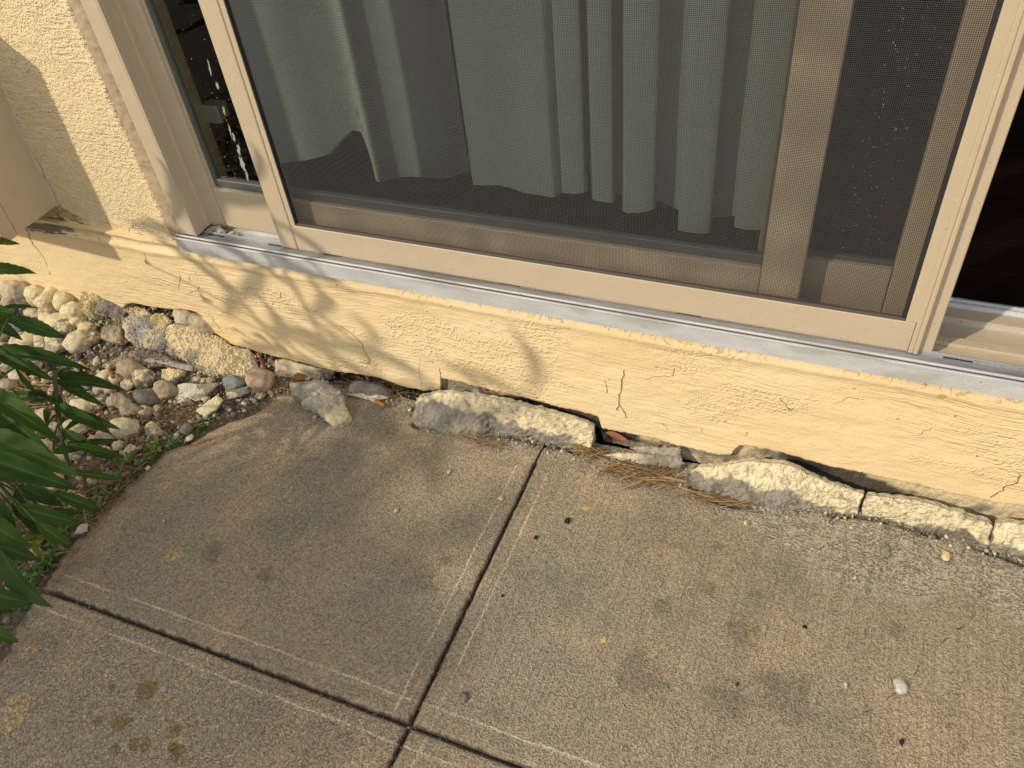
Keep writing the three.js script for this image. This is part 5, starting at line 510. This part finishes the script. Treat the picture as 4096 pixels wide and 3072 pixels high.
// ---------------------------------------------------------------- small litter
function flake(x, z, s, c, label, i) {
  const r = rng(300 + i), n = 7 + Math.floor(r() * 3), pts = []; for (let k = 0; k < n; k++) { const a = k / n * 6.28 + 0.3 * r(), d = s * (0.65 + 0.5 * r()); pts.push([x + d * Math.cos(a) * 0.75, 0.0035 + s * 0.08 * r(), z + d * Math.sin(a)]); }
  const cc = { w: lin(206, 200, 186), y: lin(224, 204, 150), g: lin(146, 138, 122), k: lin(34, 30, 28), b: lin(170, 176, 180), d: lin(128, 124, 114) }[c]; return solo(c === 'k' ? 'dark_speck' : 'mortar_flake', plateGeo(pts, 0.0035, { rag: 0.12, amp: s * 0.1, freq: 0.5 / s, N: 40, rings: 8, dome: s * 0.18, seed: i, col: mottle(cc.map((v) => v * 0.85), cc, 300, i) }), c === 'k' ? M.stone : M.chunk, label, c === 'k' ? 'speck' : 'flake', /crumb|speck/.test(label) ? label.includes('speck') ? 'dark specks on the concrete' : 'mortar crumbs on the concrete' : undefined);
}
const FL = { 0: 'white stone chip lying on the right-hand concrete slab', 1: 'pale yellow flake of paint on concrete below the right pieces', 2: 'grey pyramid shaped crumb of mortar on the rough mortar band', 3: 'glossy black blob stuck on concrete right of the joint', 9: 'thin white flake beside the dark fragment on the slab corner', 10: 'large whitish flake half under the plant leaves on concrete', 12: 'small bluish white stone on the front left slab', 13: 'grey inset pebble near the crossing of the joints', 5: 'small dry yellowish leaf bit beside the long joint' };
CHIPS.forEach(([x, z, s, c], i) => flake(x, z, s, c, FL[i] || (c === 'k' ? 'tiny dark speck of dirt on the concrete slabs' : 'tiny pale crumb of mortar on the concrete slabs'), i));
[[-0.56, 0.284], [-0.547, 0.284], [-0.537, 0.2825], [-0.521, 0.2815], [-0.511, 0.2815]].forEach(([x, y], i) => { const m = top(mesh('crumb', pebG[i % 2 ? 'w' : 'P'][4], M.stone), 'crumb', 'pale crumb of stucco lying in the sill track by the jamb', 'crumb', 'crumbs in the sill track'); const s = [0.0075, 0.0068, 0.006, 0.005, 0.0035][i]; m.scale.set(s * 1.3, s * 0.7, s); m.position.set(x, y + s * 0.3, -0.031); m.rotation.set(i, i * 2, i * 3); });
{ const t = new THREE.TubeGeometry(new THREE.CatmullRomCurve3([[-0.556, 0.2905, -0.036], [-0.545, 0.2935, -0.034], [-0.533, 0.2925, -0.036], [-0.528, 0.290, -0.034]].map((p) => new THREE.Vector3(...p))), 12, 0.0008, 6); solo('twig', t, std({ color: new THREE.Color().setRGB(0.12, 0.07, 0.04), roughness: 0.9 }), 'thin brown twig lying in the sill track', 'twig'); }
function butt(p, dir, label, len = 0.024) { const g = thing('cigarette_butt', label, 'cigarette butt'); const a = new THREE.CylinderGeometry(0.0036, 0.0038, len, 14, 3); a.translate(0, len / 2, 0); const pa = a.attributes.position; for (let i = 0; i < pa.count; i++) { pa.setX(i, pa.getX(i) * (1 + 0.15 * n2(pa.getY(i) * 200, 3))); } a.computeVertexNormals(); mesh('filter', a, std({ color: new THREE.Color().setRGB(0.36, 0.15, 0.035), roughness: 0.9 }), g); const b = new THREE.CylinderGeometry(0.0037, 0.0034, 0.009, 14); b.translate(0, -0.0046, 0); mesh('paper', b, std({ color: new THREE.Color().setRGB(0.42, 0.38, 0.32), roughness: 0.95 }), g); g.position.set(...p); g.quaternion.setFromUnitVectors(new THREE.Vector3(0, 1, 0), new THREE.Vector3(...dir).normalize()); }
butt([-0.79, 0.035, 0.131], [1, 0.05, 0.5], 'orange cigarette butt lying in the gravel beside the tan pebble'); butt([-0.857, 0.036, 0.13], [1, 0, 0.3], 'orange cigarette butt in the gravel half behind plant leaves'); butt([-0.27, 0.0065, 0.030], [1, -0.02, 0.22], 'cigarette butt lying along the gap between concrete and wall', 0.022);
{ const t = new THREE.CylinderGeometry(0.002, 0.0022, 0.05, 8); t.rotateZ(0.5); t.rotateX(-0.5); t.translate(-0.512, 0.024, 0.022); solo('stick', t, std({ color: new THREE.Color().setRGB(0.28, 0.05, 0.04), roughness: 0.8 }), 'dark red stick standing in the gap behind the tan pebble', 'stick'); }
const dryLeaf = (label, p, l, w, ry, rz, col) => { const g = grid(14, 6, (u, v) => { const s = Math.pow(Math.sin(Math.PI * clamp(u * 0.96 + 0.02)), 0.8), t = (v - 0.5) * 2; return [(u - 0.5) * l, 0.25 * w * t * t * s + 0.002 * Math.sin(u * 7), t * w * 0.5 * s]; }); const m = solo('dry_leaf', g, std({ color: new THREE.Color().setRGB(...col), roughness: 0.8, side: THREE.DoubleSide }), label, 'leaf'); m.position.set(...p); m.rotation.set(0.2, ry, rz); };
dryLeaf('curled brown leaf on the pale fragment under the wall', [-0.42, 0.030, 0.035], 0.032, 0.016, 0.2, 0.1, [0.22, 0.10, 0.03]); dryLeaf('reddish dry leaf in the dark gap beside the long leaning piece', [0.172, 0.024, 0.004], 0.042, 0.012, -0.2, 0.05, [0.24, 0.09, 0.05]); dryLeaf('brown dry leaf in the gravel below the cigarette butt', [-0.70, 0.006, 0.155], 0.045, 0.014, 0.9, 0.1, [0.26, 0.14, 0.06]); dryLeaf('strip of brown bark at the edge of the slab by the weeds', [-0.625, 0.0, 0.33], 0.07, 0.016, 0.8, 0.05, [0.26, 0.12, 0.05]);

// ---------------------------------------------------------------- plants
function leafGeo(seed, droop, fold) {
  const nu = 26, nv = 6; return grid(nu, nv, (u, v) => { const t = (v - 0.5) * 2, w = 0.5 * Math.pow(Math.sin(Math.PI * Math.pow(clamp(u * 0.985 + 0.012), 0.8)), 0.85) * (1 + 0.05 * ((Math.round(u * nu) % 3) - 1) * (Math.abs(t) > 0.9 ? 1 : 0)); const y = droop * Math.sin(Math.PI * u) + fold * Math.abs(t) * w * 0.55 + 0.012 * Math.sin(u * 17 + seed) * Math.abs(t); return [u, y, t * w]; });
}
const leafT = surface(256, 256, 0, 1, 0, 1, (x, y, o) => { const t = Math.abs(y - 0.5) * 2, mid = gauss(t, 0.05), vein = gauss(((x * 14 + t * 2.6) % 1) - 0.5, 0.06), n = f2(x * 20, y * 9, 3); const k = 1 + 0.12 * n; const c = mix3([0.045, 0.100, 0.014], [0.10, 0.17, 0.04], clamp(mid * 0.8 + vein * 0.18)); o[0] = c[0] * k; o[1] = c[1] * k; o[2] = c[2] * k; o[3] = 0.5 - 0.3 * mid - 0.12 * vein + 0.06 * n; });
const leafMat = (c) => new THREE.MeshPhysicalMaterial({ map: leafT.map, bumpMap: leafT.bump, bumpScale: 0.0008, color: new THREE.Color().setRGB(...c), roughness: 0.62, specularIntensity: 0.45, transmission: 0.3, thickness: 0, side: THREE.DoubleSide });
const LM = [leafMat([1, 1, 1]), leafMat([1.15, 1.1, 0.9]), leafMat([0.85, 0.92, 0.9])], LMy = leafMat([4.2, 2.6, 1.2]);
const LG = [leafGeo(0, 0.10, 0.35), leafGeo(2, 0.06, 0.25), leafGeo(4, 0.14, 0.45), leafGeo(5, 0.03, 0.3)], stemMat = std({ color: new THREE.Color().setRGB(0.075, 0.105, 0.03), roughness: 0.7 });
const stemTube = (pts, r, parent) => mesh('stem', new THREE.TubeGeometry(new THREE.CatmullRomCurve3(pts.map((p) => new THREE.Vector3(...p))), 30, r, 8), stemMat, parent);
function addLeaf(parent, a, b, w, i, mat, twist = 0) { const A = new THREE.Vector3(...a), B = new THREE.Vector3(...b), X = B.clone().sub(A), l = X.length(); X.normalize(); const F = new THREE.Vector3(0.45 + twist, 0.85, 0.45 - twist * 0.5), N = F.clone().addScaledVector(X, -F.dot(X)).normalize(); const Z = X.clone().cross(N); const m = mesh('leaf', LG[i % 4], mat || LM[i % 3], parent); m.position.copy(A); m.quaternion.setFromRotationMatrix(new THREE.Matrix4().makeBasis(X, N, Z)); m.scale.set(l, l, w); return m; }
const plants = ['leafy plant with slender green stem and long pointed leaves over the gravel', 'leafy plant at the left edge reaching up past the wall base', 'broad leaved plant drooping over the concrete at the lower left', 'small yellowing seedling beside the slab edge'].map((l) => thing('leafy_plant', l, 'plant'));
const rl = rng(61); LEAVES.forEach(([p, ax, ay, az, bx, by, bz, w], i) => addLeaf(plants[p], [ax, ay, az], [bx, by, bz], w * 1.4, i, p === 3 ? LMy : null, (rl() - 0.5) * 0.7));
LEAVES.forEach(([p, ax, ay, az], i) => { // each leaf hangs on its own stalk
  const S = [STEM_A, STEM_B, STEM_C, [[-0.70, -0.005, 0.475], [-0.695, 0.03, 0.475], [-0.688, 0.055, 0.475]]][p], A = new THREE.Vector3(ax, ay, az); let best = 1e9, B = null; for (let k = 1; k < S.length; k++) for (let t = 0; t <= 1; t += 0.1) { const q = new THREE.Vector3(...S[k - 1]).lerp(new THREE.Vector3(...S[k]), t), d = q.distanceTo(A) + 0.4 * Math.abs(q.y - ay + 0.02); if (d < best) { best = d; B = q; } }
  if (B.distanceTo(A) > 0.004) { const m = B.clone().lerp(A, 0.5); m.y += 0.12 * B.distanceTo(A); mesh('stalk', new THREE.TubeGeometry(new THREE.QuadraticBezierCurve3(B, m, A), 8, 0.0016, 6), stemMat, plants[p]); } });
stemTube(STEM_A, 0.0035, plants[0]); stemTube(STEM_B, 0.005, plants[1]); stemTube(STEM_C, 0.0045, plants[2]); stemTube([[-0.70, -0.005, 0.475], [-0.695, 0.03, 0.475], [-0.688, 0.055, 0.475]], 0.002, plants[3]);
// taller plants just outside the picture: they shade the left of the patio and show in the glass
function tallPlant(x, z, h, n, seed, label, q0 = 0.22, spread = 0.22) {
  const t = thing('leafy_plant', label, 'plant'), r = rng(seed), S = 4;
  for (let s = 0; s < S; s++) { const a = s / S * 6.28 + r(), pts = [], hh = h * (0.8 + 0.3 * r()), dx = spread * h * Math.cos(a), dz = spread * h * Math.sin(a), at = (q) => [x + 0.03 * Math.cos(a) + dx * q * q, -0.01 + hh * q, z + 0.03 * Math.sin(a) + dz * q * q]; for (let k = 0; k <= 6; k++) pts.push(at(k / 6)); stemTube(pts, 0.005, t); for (let i = 0; i < n / S; i++) { const q = q0 + (1 - q0) * (i + r()) / (n / S), b = i * 2.4 + r(), l = (0.12 + 0.10 * r()) * (1 - 0.25 * q), p = at(q); addLeaf(t, p, [p[0] + l * Math.cos(b), p[1] + l * (0.35 - 0.6 * r()), p[2] + l * Math.sin(b)], l * (0.16 + 0.06 * r()), i); } }
}
tallPlant(-0.80, 0.60, 0.74, 44, 11, 'tall leafy plant out of the picture nearest the house wall', 0.66, 0.3);
tallPlant(-1.30, 1.05, 0.5, 44, 12, 'low bushy plant out of the picture mirrored in the narrow glass', 0.15);
tallPlant(-1.55, 0.75, 0.5, 44, 13, 'low bushy plant out of the picture below the utility box', 0.15);
tallPlant(-0.95, 1.02, 0.55, 48, 14, 'bushy plant out of the picture at the near end of the bed', 0.15);
tallPlant(-1.08, 1.36, 0.7, 56, 15, 'taller bushy plant out of the picture behind the shorter one', 0.15);
tallPlant(-0.92, 1.72, 0.7, 56, 16, 'bushy plant out of the picture farthest along the slab edge', 0.15);
{ // a garden shrub further out; its crown keeps the sun off the left of the patio
  const t = thing('garden_shrub', 'rounded garden shrub out of the picture beyond the patio', 'shrub'), r = rng(71), c = new THREE.Vector3(-2.18, 1.66, 2.66);
  mesh('trunk', new THREE.TubeGeometry(new THREE.CatmullRomCurve3([[-2.2, -0.05, 2.6], [-2.18, 0.5, 2.56], [-2.12, 1.0, 2.54], [-2.12, 1.6, 2.52]].map((p) => new THREE.Vector3(...p))), 20, 0.03, 10), std({ color: new THREE.Color().setRGB(0.12, 0.08, 0.05), roughness: 0.95 }), t);
  const gs = [], m4 = new THREE.Matrix4(), q = new THREE.Quaternion(), e = new THREE.Euler(), base = leafGeo(3, 0.08, 0.3); for (let i = 0; i < 1300; i++) { const a = r() * 6.28, b = Math.acos(2 * r() - 1), d = Math.cbrt(r()) * (0.8 + 0.3 * f3(Math.cos(a) * 2, Math.cos(b) * 2, Math.sin(a) * 2, 2)); e.set(r() * 6, r() * 6, r() * 6); q.setFromEuler(e); const l = 0.09 + 0.07 * r(); m4.compose(new THREE.Vector3(c.x + 0.62 * d * Math.sin(b) * Math.cos(a), c.y + 0.34 * d * Math.cos(b), c.z + 0.50 * d * Math.sin(b) * Math.sin(a)), q, new THREE.Vector3(l, l, l * 0.42)); gs.push(base.clone().applyMatrix4(m4)); }
  mesh('crown', mergeGeometries(gs), LM[0], t);
}
{ // low weeds along the slab edge
  const g = leafGeo(1, 0.1, 0.3), r = rng(83), L = []; for (let i = 0; i < 420; i++) { const z = 0.16 + 0.42 * r(), x = slabLeft(z) - 0.055 * r() * r() - 0.002, s = 0.008 + 0.016 * r() * r(); L.push({ p: [x, -0.012 + 0.012 * r(), z], s: [s, s, s * (0.3 + 0.3 * r())], r: [0.4 * r(), r() * 6.28, 0.9 * r()], c: r() < 0.15 ? [1.7, 1.35, 0.6] : [0.9 + 0.5 * r(), 1 + 0.3 * r(), 0.8] }); }
  scatter('low_weeds', 'low green weeds creeping along the broken slab edge', 'weeds', g, new THREE.MeshStandardMaterial({ color: new THREE.Color().setRGB(0.06, 0.13, 0.025), roughness: 0.7, side: THREE.DoubleSide }), L, true);
}
renderer.render(scene, camera);
